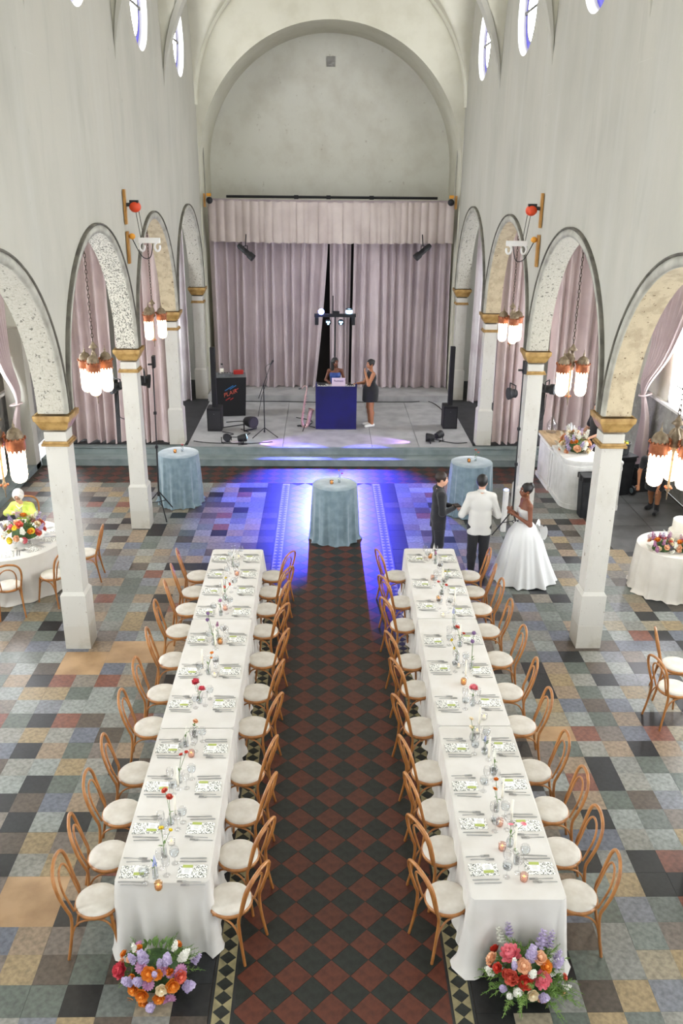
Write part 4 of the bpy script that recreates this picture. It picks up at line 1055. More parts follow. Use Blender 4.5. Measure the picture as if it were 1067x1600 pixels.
def sdf_mb(prims, res=.013, k=.03, cuts=(), sub=(), into=None):
    lo = np.min([_bb(p, .02)[0] for p in prims], 0)-res*2; hi = np.max([_bb(p, .02)[1] for p in prims], 0)+res*2
    n = np.ceil((hi-lo)/res).astype(int)+1
    ax = [lo[i]+np.arange(n[i])*res for i in range(3)]; F = np.full(n, 1.)
    for p in prims:
        a, b = _bb(p, k*1.2+res*2); i0 = np.clip(((a-lo)/res).astype(int), 0, n-1); i1 = np.clip(((b-lo)/res).astype(int)+2, 1, n)
        sl = tuple(slice(x, y) for x, y in zip(i0, i1)); P = np.stack(np.meshgrid(*[ax[i][sl[i]] for i in range(3)], indexing='ij'), -1)
        d = _dist(p, P); f = F[sl]; h = np.clip(.5+.5*(f-d)/k, 0, 1); F[sl] = f*(1-h)+d*h-k*h*(1-h)
    if cuts or sub:
        P = np.stack(np.meshgrid(*ax, indexing='ij'), -1)
        for (p0, nn) in cuts: nn = np.array(nn, float); nn /= np.linalg.norm(nn); F = np.maximum(F, (P-np.array(p0))@nn)
        for p in sub: F = np.maximum(F, -_dist(p, P))
    S = F < 0; cs = np.array(F.shape)-1
    acc = np.zeros(tuple(cs)+(3,)); cnt = np.zeros(tuple(cs))
    for d in range(3):
        o1, o2 = [x for x in range(3) if x != d]
        for u in (0, 1):
            for v in (0, 1):
                s0 = [None]*3; s1 = [None]*3
                s0[d] = slice(0, cs[d]); s1[d] = slice(1, cs[d]+1)
                for o, q in ((o1, u), (o2, v)): s0[o] = s1[o] = slice(q, cs[o]+q)
                f0, f1 = F[tuple(s0)], F[tuple(s1)]; x = (f0 < 0) != (f1 < 0)
                t = np.where(x, f0/np.where(x, f0-f1, 1), 0); off = np.zeros(tuple(cs)+(3,)); off[..., d] = t; off[..., o1] = u; off[..., o2] = v
                acc += off*x[..., None]; cnt += x
    act = cnt > 0; ids = -np.ones(tuple(cs), int); ids[act] = np.arange(act.sum())
    V = (np.argwhere(act)+acc[act]/cnt[act][:, None])*res+lo; Fc = []
    for d in range(3):
        o1, o2 = (d+1) % 3, (d+2) % 3
        a = [slice(1, cs[i]) for i in range(3)]; a[d] = slice(0, cs[d]); b = list(a); b[d] = slice(1, cs[d]+1)
        s0, s1 = S[tuple(a)], S[tuple(b)]; x = np.argwhere(s0 != s1); fl_ = s0[s0 != s1]
        x = x+1; x[:, d] -= 1
        def cid(da, db): y = x.copy(); y[:, o1] -= da; y[:, o2] -= db; return ids[tuple(y.T)]
        q = np.stack([cid(0, 0), cid(1, 0), cid(1, 1), cid(0, 1)], 1); q[~fl_] = q[~fl_][:, ::-1]; Fc.append(q)
    Fc = np.concatenate(Fc); Fc = Fc[(Fc >= 0).all(1)]
    b = into or MB(); return b.add(V.tolist(), Fc.tolist(), True)
def V3(*a): return np.array(a, float)
def stand(h, spread=.095):
    k = h/1.78; J = dict(pelvis=V3(0, 0, .97), chest=V3(0, .0, 1.31), neck=V3(0, -.01, 1.47), head=V3(0, .025, 1.655))
    for s, n in ((-1, 'l'), (1, 'r')):
        J['sh_'+n] = V3(s*.172, -.01, 1.425); J['hip_'+n] = V3(s*.09, 0, .92); J['kn_'+n] = V3(s*spread, .015, .50); J['an_'+n] = V3(s*spread, -.02, .085); J['toe_'+n] = V3(s*(spread+.02), .15, .035)
        J['el_'+n] = V3(s*.235, -.03, 1.13); J['wr_'+n] = V3(s*.25, .05, .88)
    return {a: b*k for a, b in J.items()}, k
def rotz(a): return np.array([[math.cos(a), -math.sin(a), 0], [math.sin(a), math.cos(a), 0], [0, 0, 1]])
def rotx(a): return np.array([[1, 0, 0], [0, math.cos(a), -math.sin(a)], [0, math.sin(a), math.cos(a)]])
class Fig:
    def __init__(s, h, yaw=0., nod=0., w=1., female=False):
        s.J, s.k = stand(h); s.yaw, s.nod, s.w, s.fem = yaw, nod, w, female
    def HR(s): return rotz(s.yaw)@rotx(-s.nod)
    def hp(s, *a): return tuple(s.J['head']+s.HR()@(np.array(a)*s.k))
    def head(s):
        k = s.k; R = s.HR(); e = lambda c, r: ('e', s.hp(*c), tuple(x*k for x in r), R)
        return [e((0, -.012, .025), (.073, .093, .095)), e((0, .022, -.045), (.055, .066, .07)), e((0, .062, -.085), (.026, .024, .02)), ('c', s.hp(0, .088, .012), s.hp(0, .103, -.028), .008*k, .014*k),
                e((0, .083, -.058), (.022, .012, .011)), e((-.074, -.01, -.005), (.010, .022, .032)), e((.074, -.01, -.005), (.010, .022, .032)), e((0, .07, .03), (.05, .018, .012))]
    def neck(s): return [('c', tuple(s.J['neck']), tuple(s.J['head']+V3(0, -.02, -.05)*s.k), .052*s.k*(.85 if s.fem else 1), .048*s.k*(.85 if s.fem else 1))]
    def torso(s):
        k, J, w = s.k, s.J, s.w; up = J['chest']-J['pelvis']; mid = J['pelvis']+up*.5
        if s.fem: t = [('e', J['chest'], (.145*w*k, .10*w*k, .17*k)), ('e', mid, (.118*w*k, .09*w*k, .15*k)), ('e', J['pelvis'], (.165*w*k, .12*w*k, .13*k)), ('e', J['chest']+V3(-.06, .075, -.015)*k, (.06*k, .055*k, .06*k)), ('e', J['chest']+V3(.06, .075, -.015)*k, (.06*k, .055*k, .06*k))]
        else: t = [('e', J['chest'], (.175*w*k, .112*w*k, .19*k)), ('e', mid, (.15*w*k, .108*w*k, .17*k)), ('e', J['pelvis'], (.16*w*k, .115*w*k, .13*k))]
        sr = .055*k*(.85 if s.fem else 1)
        return t+[('c', tuple(J['neck']*.6+J['sh_l']*.4), tuple(J['sh_l']), sr, sr), ('c', tuple(J['neck']*.6+J['sh_r']*.4), tuple(J['sh_r']), sr, sr)]
    def arm(s, n, upto=1.):
        J, k = s.J, s.k*(.86 if s.fem else 1)*(1+(s.w-1)*.8); wr = J['el_'+n]+(J['wr_'+n]-J['el_'+n])*upto
        return [('c', tuple(J['sh_'+n]), tuple(J['el_'+n]), .050*k, .042*k), ('c', tuple(J['el_'+n]), tuple(wr), .043*k, (.043-.014*upto)*k)]
    def leg(s, n):
        J, k = s.J, s.k*(1+(s.w-1)*.7); calf = J['kn_'+n]+(J['an_'+n]-J['kn_'+n])*.3+V3(0, -.012, 0)
        return [('c', tuple(J['hip_'+n]), tuple(J['kn_'+n]), .088*k, .056*k), ('c', tuple(J['kn_'+n]), tuple(calf), .054*k, .056*k), ('c', tuple(calf), tuple(J['an_'+n]), .054*k, .035*k)]
    def foot(s, n): J, k = s.J, s.k; return [('c', tuple(J['an_'+n]+V3(0, -.03, -.035)*k), tuple(J['toe_'+n]), .042*k, .032*k)]
    def hand(s, n, normal=(0, 0, 1), curl=.5):
        J, k = s.J, s.k*(.9 if s.fem else 1); d = J['wr_'+n]-J['el_'+n]; d /= np.linalg.norm(d); pn = np.array(normal, float); pn -= d*(pn@d); pn /= np.linalg.norm(pn)
        side = np.cross(pn, d); w = J['wr_'+n]; sg = 1 if n == 'l' else -1
        R = np.stack([side, d, pn], 1); prs = [('e', tuple(w+d*.05*k), (.038*k, .055*k, .016*k), R), ('c', tuple(w-d*.02), tuple(w+d*.03*k), .024*k, .022*k)]
        for i, (o, L) in enumerate(((-.029, .06), (-.010, .072), (.010, .068), (.029, .054))):
            a = w+d*.095*k+side*o*k; c1 = curl; d1 = d*math.cos(c1*.5)-pn*math.sin(c1*.5); b = a+d1*L*.5*k; d2 = d*math.cos(c1*1.6)-pn*math.sin(c1*1.6)
            prs += [('c', tuple(a-d*.02*k), tuple(b), .0092*k, .0085*k), ('c', tuple(b), tuple(b+d2*L*.55*k), .0085*k, .0072*k)]
        t0 = w+d*.03*k+side*.032*k*sg; t1 = t0+(d*.5+side*sg*.75-pn*.3)*.035*k; prs += [('c', tuple(t0), tuple(t1), .013*k, .0105*k), ('c', tuple(t1), tuple(t1+(d*.8+side*sg*.1-pn*.4)*.032*k), .0105*k, .0085*k)]
        return prs
def person(f, label, loc, rz, skin, outfit, hands=(('l', (0, 0, 1), .5), ('r', (0, 0, 1), .5)), bare_legs=True, lip='lip_red', feet=True, group=None):
    r = thing('person', label, 'person', loc, rz, group)
    pr = f.head()+f.neck()+f.torso()+f.arm('l')+f.arm('r')
    for n in 'lr': pr += f.leg(n)+(f.foot(n) if feet else [])
    b = sdf_mb(pr, .0135, .028)
    for (n, nm, c) in hands: sdf_mb(f.hand(n, nm, c), .0058, .008, into=b)
    sdf_mb(f.head(), .0068, .014, into=b)
    b.build('body', skin, r)
    for sx in (-1, 1):
        e = MB(); e.ell(f.hp(sx*.031, .0765, .012), (.0115*f.k,)*3, 8, 6); eo = e.build('eye', 'eye_white', r)
        e = MB(); e.ell(f.hp(sx*.031, .0845, .012), (.0066*f.k,)*3, 8, 6); e.build('iris', 'eye_dark', eo)
        e = MB(); e.tube([f.hp(sx*.014, .092, .036), f.hp(sx*.033, .088, .041), f.hp(sx*.052, .074, .035)], .0035*f.k, 5); e.build('eyebrow', 'hair_brown', r)
    e = MB(); e.ell(f.hp(0, .093, -.055), (.021*f.k, .008*f.k, .0075*f.k), 10, 6, rot=Matrix(f.HR().tolist())); e.build('lips', lip, r)
    for (nm, mm, prims, kw) in outfit:
        if isinstance(prims, MB): prims.build(nm, mm, r)
        else: sdf_mb(prims, **kw).build(nm, mm, r)
    return r
def hair_cap(f, extra=(), thick=.014, low=-.03):
    k = f.k; R = f.HR()
    prs = [('e', f.hp(0, -.018, .032), tuple((x+thick)*k for x in (.073, .090, .092)), R)]+list(extra)
    return prs, dict(res=.008, k=.012, sub=[('e', f.hp(0, .125, -.03), (.085*k, .085*k, .125*k), R)], cuts=[(f.hp(0, 0, low-.06), tuple(R@V3(0, .25, -1)))])
def shoe(f, n): return inflate(f.foot(n), .007)
def suit(f, jacket_mat, trouser_mat, hem=.80, tail=()):
    k = f.k; J = f.J
    jk = inflate(f.torso(), .013)+inflate(f.arm('l', .96), .012)+inflate(f.arm('r', .96), .012)+[('c', (s_*.068*k, 0, 1.12*k), (s_*.078*k, -.005, .70*k), .112*k, .122*k) for s_ in (-1, 1)]
    tr = []
    for n in 'lr': tr += inflate(f.leg(n), .021)
    tr += [('e', tuple(J['pelvis']), (.168*k, .125*k, .14*k))]
    return [('jacket', jacket_mat, jk, dict(res=.013, k=.03, cuts=[((0, 0, hem*k), (0, 0, -1)), (tuple(J['neck']+V3(0, 0, .055)), (0, .35, 1))])), ('trousers', trouser_mat, tr, dict(res=.014, k=.03, cuts=[((0, 0, .06*k), (0, 0, -1))])),
            ('shoe', 'black_gloss', shoe(f, 'l'), dict(res=.01, k=.01, cuts=[((0, 0, .004), (0, 0, -1))])), ('shoe', 'black_gloss', shoe(f, 'r'), dict(res=.01, k=.01, cuts=[((0, 0, .004), (0, 0, -1))]))]
def collar(f, mm, z0=.0, hh=.05):
    k = f.k; b = MB(); n = f.J['neck']
    b.grid(lambda u, v: (n[0]+(.066+.012*(1-v))*k*math.cos(2*PI*u), n[1]+(.066+.012*(1-v))*k*math.sin(2*PI*u)+.012*k, n[2]+(.02+z0+hh*v-.025*math.sin(2*PI*u))*k), 24, 3); return ('collar', mm, b, None)
# officiant, groom, bride
f = Fig(1.76, yaw=-.1, nod=.12); J = f.J
J['el_l'] = V3(-.23, .02, 1.12); J['wr_l'] = V3(-.08, .24, 1.12); J['el_r'] = V3(.25, .0, 1.12); J['wr_r'] = V3(.08, .25, 1.15)
out = suit(f, 'black_fabric', 'black_fabric', .78)+[collar(f, 'black_matte')]; hp, kw = hair_cap(f, thick=.013); out.append(('hair', 'hair_brown', hp, kw))
person(f, 'person in a black suit facing the groom with hands held together', (1.78, 13.6, 0), -PI/2+.1, 'skin_light', out, (('l', (0, .3, 1), .9), ('r', (0, .3, 1), .9)))
b = MB(); b.box((0, 0, .0), (.10, .14, .02)); tag(b.build('notebook', 'hair_brown', None, (2.075, 13.56, 1.185), .3), 'small dark notebook held by the person in the black suit', 'notebook')
f = Fig(1.83, yaw=-.25); J = f.J
J['el_l'] = V3(-.30, .02, 1.13); J['wr_l'] = V3(-.15, .24, 1.12); J['el_r'] = V3(.30, .02, 1.13); J['wr_r'] = V3(.17, .25, 1.13)
out = suit(f, 'white_jacket', 'black_fabric', .79)+[collar(f, 'white_jacket')]; hp, kw = hair_cap(f, thick=.014, low=-.055); out.append(('hair', 'hair_black', hp, kw))
person(f, 'person in a white dinner jacket and black trousers seen from behind', (2.42, 13.25, 0), -.05, 'skin_light', out)
f = Fig(1.70, yaw=.0, nod=.0, female=True); J = f.J
J['el_l'] = V3(-.21, -.02, 1.05); J['wr_l'] = V3(-.07, .21, 1.19); J['el_r'] = V3(.21, .04, 1.06); J['wr_r'] = V3(.05, .22, 1.22)
bod = inflate(f.torso()[:5], .010)
sk = MB(); qd = random.Random(2)
def skirt(u, v):
    a = 2*PI*u; t = v; z = 1.02*(1-t)+.012
    r = .125+.11*min(1, t*5)**.8+.26*t**1.15; fold = (1+.05*t*math.cos(14*a)+.05*t*math.sin(9*a+1)+.03*t*math.cos(23*a))
    bk = max(0, -math.sin(a)); r2 = r*fold*(1+.18*bk*t)
    return (r2*math.cos(a)*.98, r2*math.sin(a)-.02*t, z+(.012*abs(math.sin(8*a)) if t == 1 else 0))
sk.grid(skirt, 140, 16)
bow = MB()
def bowf(u, v):
    a = PI*(v-.5); x = (u-.5)*.34; g = abs(u-.5)*2; th = .04+.085*g
    return (x, -.20-.10*g-.05*math.cos(a)*g, .93-.06*g+th*math.sin(a)+.012*math.cos(u*30))
bow.grid(bowf, 24, 10); bow.grid(lambda u, v: (-.09+.18*u+.05*(u-.5)*v, -.235-.12*v-.02*math.sin(u*12), .92-.42*v), 10, 8)
hp, kw = hair_cap(f, extra=[('e', f.hp(0, -.085, .075), (.06, .05, .055)), ('e', f.hp(.02, -.09, .10), (.035, .035, .03)), ('e', f.hp(-.03, -.075, .105), (.03, .03, .03))], thick=.013)
person(f, 'person in a strapless white ball gown with dark upswept hair', (3.16, 13.22, 0), PI/2+.12, 'skin_dark',
       [('bodice', 'white_dress', bod, dict(res=.012, k=.03, cuts=[((0, .02, 1.27), (0, -.15, 1)), ((0, 0, .98), (0, 0, -1))])), ('skirt', 'white_dress', sk, None), ('bow', 'white_dress', bow, None), ('hair', 'hair_black', hp, kw),
        ('earring', 'gold', [('e', f.hp(-.083, -.005, -.05), (.008, .008, .016))], dict(res=.004, k=.004))], (('l', (1, 0, .3), .8), ('r', (-1, 0, .3), .8)), lip='lip_dark')
# two women on the stage
f = Fig(1.68, yaw=.55, nod=.05, female=True); J = f.J
J['el_l'] = V3(-.24, -.04, 1.10); J['wr_l'] = V3(-.20, .14, .95); J['el_r'] = V3(.24, -.02, 1.10); J['wr_r'] = V3(.17, .2, 1.1)
dr = inflate(f.torso()[:5], .010)+[('c', tuple(J['pelvis']), (0, 0, .55), .17, .19)]
hp, kw = hair_cap(f, extra=[('c', f.hp(-.05, -.05, .0), f.hp(-.055, -.04, -.19), .055, .05), ('c', f.hp(.05, -.05, .0), f.hp(.055, -.04, -.19), .055, .05), ('c', f.hp(0, -.07, .0), f.hp(0, -.075, -.2), .06, .055)], low=-.3, thick=.016)
kw['sub'] = [('e', f.hp(0, .12, -.06), (.075, .09, .16), f.HR())]
person(f, 'person with long dark hair in a strapless blue dress behind the console', (.12, 21.95, STG), PI, 'skin_deep', [('dress', 'blue_satin', dr, dict(res=.013, k=.03, cuts=[((0, 0, 1.30), (0, -.1, 1)), ((0, 0, .5), (0, 0, -1))])),
       ('hair', 'hair_black', hp, kw)], (('l', (0, 0, 1), .4), ('r', (0, 0, 1), .6)), lip='lip_dark')
f = Fig(1.72, yaw=.2, nod=.05, female=True, w=1.28); J = f.J
J['el_l'] = V3(-.20, .12, 1.12); J['wr_l'] = V3(-.06, .17, 1.40); J['el_r'] = V3(.24, .10, 1.08); J['wr_r'] = V3(.12, .32, 1.10)
dr = inflate(f.torso(), .012)+[('c', tuple(J['pelvis']), (0, .01, .66), .205, .20)]
hp, kw = hair_cap(f, extra=[('e', f.hp(0, -.09, .06), (.05, .045, .045))])
person(f, 'person in a sleeveless black dress and white sneakers beside the console', (1.02, 21.55, STG), PI/2+.25, 'skin_tan', [('dress', 'black_fabric', dr, dict(res=.013, k=.03, cuts=[((0, 0, .66), (0, 0, -1)), ((0, 0, 1.42), (0, -.2, 1)), ((-.2, 0, 1.2), (-1, 0, .12)), ((.2, 0, 1.2), (1, 0, .12))])),
       ('sneaker', 'white_plain', shoe(f, 'l'), dict(res=.009, k=.01, cuts=[((0, 0, .004), (0, 0, -1))])), ('sneaker', 'white_plain', shoe(f, 'r'), dict(res=.009, k=.01, cuts=[((0, 0, .004), (0, 0, -1))])), ('hair', 'hair_black', hp, kw)], (('l', (0, 1, 0), 1.2), ('r', (0, 0, 1), .6)))
# seated older person in lime
f = Fig(1.60, yaw=.12, nod=.28, female=True, w=1.12); J = f.J
drop = V3(0, -.02, -.44)
for n_ in ('pelvis', 'chest', 'neck', 'head', 'sh_l', 'sh_r', 'hip_l', 'hip_r'): J[n_] = J[n_]+drop
J['chest'] = J['chest']+V3(0, .03, 0); J['neck'] = J['neck']+V3(0, .07, 0); J['head'] = J['head']+V3(0, .11, 0)
for n_, s in (('l', -1), ('r', 1)):
    J['sh_'+n_] = J['sh_'+n_]+V3(0, .05, 0); J['kn_'+n_] = V3(s*.12, .40, .48); J['an_'+n_] = V3(s*.12, .36, .08); J['toe_'+n_] = V3(s*.13, .5, .035)
    J['el_'+n_] = V3(s*.26, .10, .72); J['wr_'+n_] = V3(s*.05, .26, .80)
jk = inflate(f.torso(), .022)+inflate(f.arm('l', .93), .018)+inflate(f.arm('r', .93), .018)
tr = inflate(f.leg('l'), .02)+inflate(f.leg('r'), .02)
hp, kw = hair_cap(f, thick=.034, low=-.02); kw['sub'] = [('e', f.hp(0, .13, -.03), (.07, .085, .11), f.HR())]
gl = MB()
for sx in (-1, 1): gl.tube([f.hp(sx*.033+.023*math.cos(a*PI/8), .103, .012+.018*math.sin(a*PI/8)) for a in range(16)], .0028, 5, closed=True)
gl.tube([f.hp(-.01, .104, .014), f.hp(.01, .104, .014)], .0026, 5)
for sx in (-1, 1): gl.tube([f.hp(sx*.056, .1, .014), f.hp(sx*.08, 0, .012)], .0026, 5)
person(f, 'person with white curly hair and lime jacket seated at the round table', (-5.5, 14.42, 0), PI-.12, 'skin_light', [('jacket', 'lime_jacket', jk, dict(res=.013, k=.03, cuts=[((0, 0, .44), (0, 0, -1)), (tuple(J['neck']+V3(0, 0, .03)), (0, .5, 1)), ])),
       ('skirt', 'linen_round', tr, dict(res=.014, k=.03, cuts=[((0, 0, .07), (0, 0, -1))])), ('hair', 'hair_white', hp, kw), ('glasses', 'dark_metal', gl, None),
       ('necklace', 'cream_dummy' if False else 'candle_wax', [('c', tuple(J['neck']+V3(-.06, .07, .0)), tuple(J['neck']+V3(0, .10, -.05)), .008, .008), ('c', tuple(J['neck']+V3(.06, .07, .0)), tuple(J['neck']+V3(0, .10, -.05)), .008, .008)], dict(res=.005, k=.004))], (('l', (0, 0, 1), .7), ('r', (0, 0, 1), .7)))
# bartender and server
f = Fig(1.78, yaw=.1, nod=.1); J = f.J
J['el_l'] = V3(-.26, .06, 1.13); J['wr_l'] = V3(-.2, .28, 1.05); J['el_r'] = V3(.26, .05, 1.13); J['wr_r'] = V3(.15, .28, 1.07)
tee = inflate(f.torso(), .02)+[('c', tuple(J['sh_'+n]), tuple(J['sh_'+n]*.35+J['el_'+n]*.65), .072, .066) for n in 'lr']
out = [('t_shirt', 'black_fabric', tee, dict(res=.013, k=.03, cuts=[((0, 0, .86), (0, 0, -1))]))]+suit(f, 'black_fabric', 'black_fabric')[1:]
hp, kw = hair_cap(f); out.append(('hair', 'hair_brown', hp, kw))
person(f, 'person in a black t-shirt working behind the white bar', (5.85, 18.35, 0), PI/2+.3, 'skin_light', out)
f = Fig(1.70, yaw=-.2, nod=.5, female=True, w=1.1); J = f.J
for n_, d in (('chest', V3(0, .26, -.10)), ('neck', V3(0, .40, -.20)), ('head', V3(0, .50, -.22)), ('sh_l', V3(0, .36, -.17)), ('sh_r', V3(0, .36, -.17))): J[n_] = J[n_]+d
J['pelvis'] = J['pelvis']+V3(0, -.08, -.02)
for n_, s in (('l', -1), ('r', 1)):
    J['hip_'+n_] = J['hip_'+n_]+V3(0, -.07, -.02); J['el_'+n_] = J['sh_'+n_]+V3(s*.06, .02, -.27); J['wr_'+n_] = J['el_'+n_]+V3(-s*.03, .06, -.24)
J['an_r'] = J['an_r']+V3(.02, -.26, 0); J['toe_r'] = J['toe_r']+V3(.03, -.26, 0); J['kn_r'] = J['kn_r']+V3(0, -.08, 0)
dr = inflate(f.torso(), .016)+[('c', tuple(J['pelvis']), tuple((J['kn_l']+J['kn_r'])/2+V3(0, 0, .08)), .19, .20)]+[('c', tuple(J['sh_'+n]), tuple(J['sh_'+n]*.45+J['el_'+n]*.55), .065, .06) for n in 'lr']
bt = [('boot', 'black_fabric', inflate(f.foot(n), .008)+[('c', tuple(J['an_'+n]+V3(0, 0, .10)), tuple(J['an_'+n]), .05, .046)], dict(res=.01, k=.02, cuts=[((0, 0, .004), (0, 0, -1)), ((0, 0, .2), (0, 0, 1))])) for n in 'lr']
hp, kw = hair_cap(f, thick=.018)
person(f, 'person in a black dress and ankle boots bending over by the crates', (6.5, 16.3, 0), PI/2+.9, 'skin_tan', [('dress', 'black_fabric', dr, dict(res=.014, k=.04, cuts=[((0, 0, .50), (0, 0, -1))]))]+bt+[('hair', 'hair_black', hp, kw)])

# ================================================================ COCKTAIL, ROUND AND CAKE TABLES
def round_cloth(r, h, n, amp, flare, seed, pool=.05):
    q = random.Random(seed); ph = [q.uniform(0, 6.28) for _ in range(4)]; b = MB(); N = 160; NV = 16
    def rr(a, v):
        f = math.sin(n*a+ph[0]+.5*math.sin(3*a+ph[1]))+.4*math.sin(2*n*a+ph[2])
        return r+.004+(amp*f+flare)*v**.8+pool*max(0, (v-.9)/.1)**2*(.6+.4*math.sin(5*a+ph[3]))
    b.grid(lambda u, v: (rr(2*PI*u, v)*math.cos(2*PI*u), rr(2*PI*u, v)*math.sin(2*PI*u), h*(1-v)+(.004+.008*abs(math.sin(n*2*PI*u)) if v == 1 else 0)), N, NV)
    b.lathe([(r+.004, h), (r-.006, h+.006), (r*.5, h+.0065), (.001, h+.0065)], N); return b
def pedestal(nm, label, x, y, r, h):
    t = thing(nm, label, 'table', (x, y, 0)); b = MB(); b.lathe([(.001, h-.03), (r-.02, h-.03), (r-.01, h-.015), (r-.02, h-.002), (.001, h-.002)], 40); b.build('tabletop', 'wood_top', t)
    MB().lathe([(.035, .03), (.035, h-.03)], 16).build('post', 'black_matte', t); MB().lathe([(.001, .03), (.25, .012), (.26, 0), (.001, 0)], 24).build('foot', 'black_matte', t)
for i, (x, y, where) in enumerate(((.04, 14.98, 'in the middle of the dance floor'), (-3.12, 16.85, 'beside the tripod lamp'), (2.77, 16.3, 'behind the person in white dinner jacket'))):
    pedestal('cocktail_table', 'tall cocktail table under blue cloth, '+where, x, y, .40, 1.06)
    tag(round_cloth(.405, 1.06, 13+i, .028, .035, 50+i).build('blue_tablecloth', 'velvet_blue', None, (x, y, 0)), 'dusty blue velvet cloth on cocktail table '+where, 'tablecloth')
    z = 1.0675
    votive(x-.06, y-.02, z, 'glass_amber', 'amber votive candle on the blue table '+where, 'votives on blue tables')
    p = (x+.08, y+.05, z)
    bud_vase(p[0], p[1], z, 0, [('rose', 'peach' if i < 2 else 'coral', .03, (p[0]-.01, p[1], z+.22)), ('rose', 'coral', .024, (p[0]+.05, p[1], z+.17))] if i != 1 else [('rose', 'pink', .036, (p[0], p[1], z+.13))], 'bud vase of small roses on the blue table '+where, 'bud vases on blue tables')
# round guest table
RX, RY, RR = -5.3, 13.1, .88
pedestal('round_table', 'round table under white cloth before the seated person in lime', RX, RY, RR, .745)
tag(round_cloth(RR+.005, .747, 15, .022, .03, 61).build('white_tablecloth', 'linen', None, (RX, RY, 0)), 'white floor-length cloth on the round table with the tall centrepiece', 'tablecloth')
tz = .755
for i, a in enumerate([-1.95, -1.25, -.65, -.05, .55, 1.2, 1.75]):
    cx, cy = RX+.64*math.cos(a), RY+.64*math.sin(a); rz = a+PI
    w = '%s place around the round table counted from stage-left pier' % ORD[i]
    def RW(fx, fy): return (cx-math.cos(a)*fx+math.sin(a)*fy, cy-math.sin(a)*fx-math.cos(a)*fy)
    px, py = RW(0, 0); tag(put(NAP, 'folded_napkin', None, (px, py, tz), rz), 'printed napkin, '+w, 'napkin', 'settings on the round table')
    for nm, me, off in (('inner', FORK, .118), ('outer', FORK, .152), ('inner', KNIFE, -.118), ('outer', KNIFE, -.152)):
        px, py = RW(0, off); k_ = 'fork' if me is FORK else 'knife'
        tag(put(me, k_, None, (px, py, tz+.0005), rz), '%s %s, %s' % (nm, k_, w), k_, 'settings on the round table')
    px, py = RW(.2, -.1); tag(put(GOB[0], 'water_goblet', None, (px, py, tz)), 'water goblet, '+w, 'glass', 'settings on the round table')
def mound(label, x, y, z, r, n, cols, seed, rad=(.035, .055), name='flower_arrangement', ferns=16, fl_=.14, leaves=40, hem=True):
    q = random.Random(seed); c = (x, y, z+.01); bl = []
    for k in range(n):
        e = math.asin(q.uniform(.0, 1)); a = k*2.399+q.uniform(-.2, .2); p = np.array([x+r[0]*math.cos(a)*math.cos(e), y+r[1]*math.sin(a)*math.cos(e), z+.01+r[2]*math.sin(e)])
        kd, col = q.choice(cols); bl.append((kd, col, round(q.uniform(*rad)*(.7 if kd in ('stock', 'spike') else 1), 3), p))
    return arrangement(label, c, r, bl, seed, ferns=ferns, fern_len=fl_, leaves=leaves, name=name, base_z=z)
warm = [('rose', 'coral'), ('rose', 'orange'), ('peony', 'pink'), ('rose', 'peach'), ('stock', 'lavender'), ('stock', 'white'), ('poppy', 'yellow'), ('rose', 'cream')]
vz = MB(); vz.lathe([(.001, .004), (.07, 0), (.075, .01), (.08, .12), (.077, .12), (.072, .014), (.001, .01)], 24)
tag(vz.build('glass_bowl', 'glass', None, (-4.98, 12.95, tz)), 'clear glass bowl under the tall mixed centrepiece', 'vase')
mound('full mixed centrepiece of coral, orange and yellow blooms on round table', -4.98, 12.95, tz+.12, (.33, .30, .33), 46, warm, 71, ferns=20, fl_=.2)
# chairs at the round table and at the table beyond the right edge
def chair_to(x, y, tx, ty, label, jit=0.): chair(x, y, math.atan2(ty-y, tx-x)-PI/2+jit, label, 'chairs at the round tables')
chair_to(-4.41, 12.38, RX, RY, 'bentwood chair at round table, back turned to the column plinth', .15)
chair_to(-4.97, 11.98, RX, RY, 'bentwood chair at round table, farthest from the stage', .1)
chair_to(-4.12, 13.2, RX, RY, 'bentwood chair at round table, behind the column shaft')
chair_to(-5.45, 14.33, RX, RY, 'bentwood chair under the seated person in lime jacket')
chair(4.18, 9.12, -PI/2+.25, 'bentwood chair alone on the bar side of the hall, farther from the cake', 'chairs on the bar side')
chair(4.42, 9.66, -PI/2-.25, 'bentwood chair alone on the bar side of the hall, nearer the cake', 'chairs on the bar side')
# cake table
KX, KY = 5.55, 12.87
pedestal('cake_table', 'round cake table under cream cloth beside column', KX, KY, .56, .765)
tag(round_cloth(.565, .767, 13, .03, .05, 66).build('cream_tablecloth', 'linen_round', None, (KX, KY, 0)), 'cream pleated cloth on the cake table', 'tablecloth')
b = MB(); z = 0
for (r, h) in ((.22, .20), (.17, .19)):
    b.lathe([(.001, z), (r, z), (r+.003, z+.01), (r, z+h-.012), (r-.012, z+h), (.001, z+h)], 40); z += h
tag(b.build('wedding_cake', 'cake_icing', None, (5.72, 13.0, .776)), 'tiered cream iced cake on the round table', 'cake')
soft = [('rose', 'peach'), ('rose', 'cream'), ('stock', 'lavender'), ('stock', 'white'), ('rose', 'orange'), ('rose', 'coral'), ('stock', 'mauve')]
mound('ring of peach and lavender blooms at the cake table edge', 5.27, 12.66, .776, (.24, .2, .2), 40, soft, 72, (.03, .045), ferns=6, fl_=.12)
mound('cluster of orange and cream blooms before the white cake', 5.6, 12.6, .776, (.2, .14, .16), 26, soft, 73, (.03, .045), ferns=4, fl_=.1)
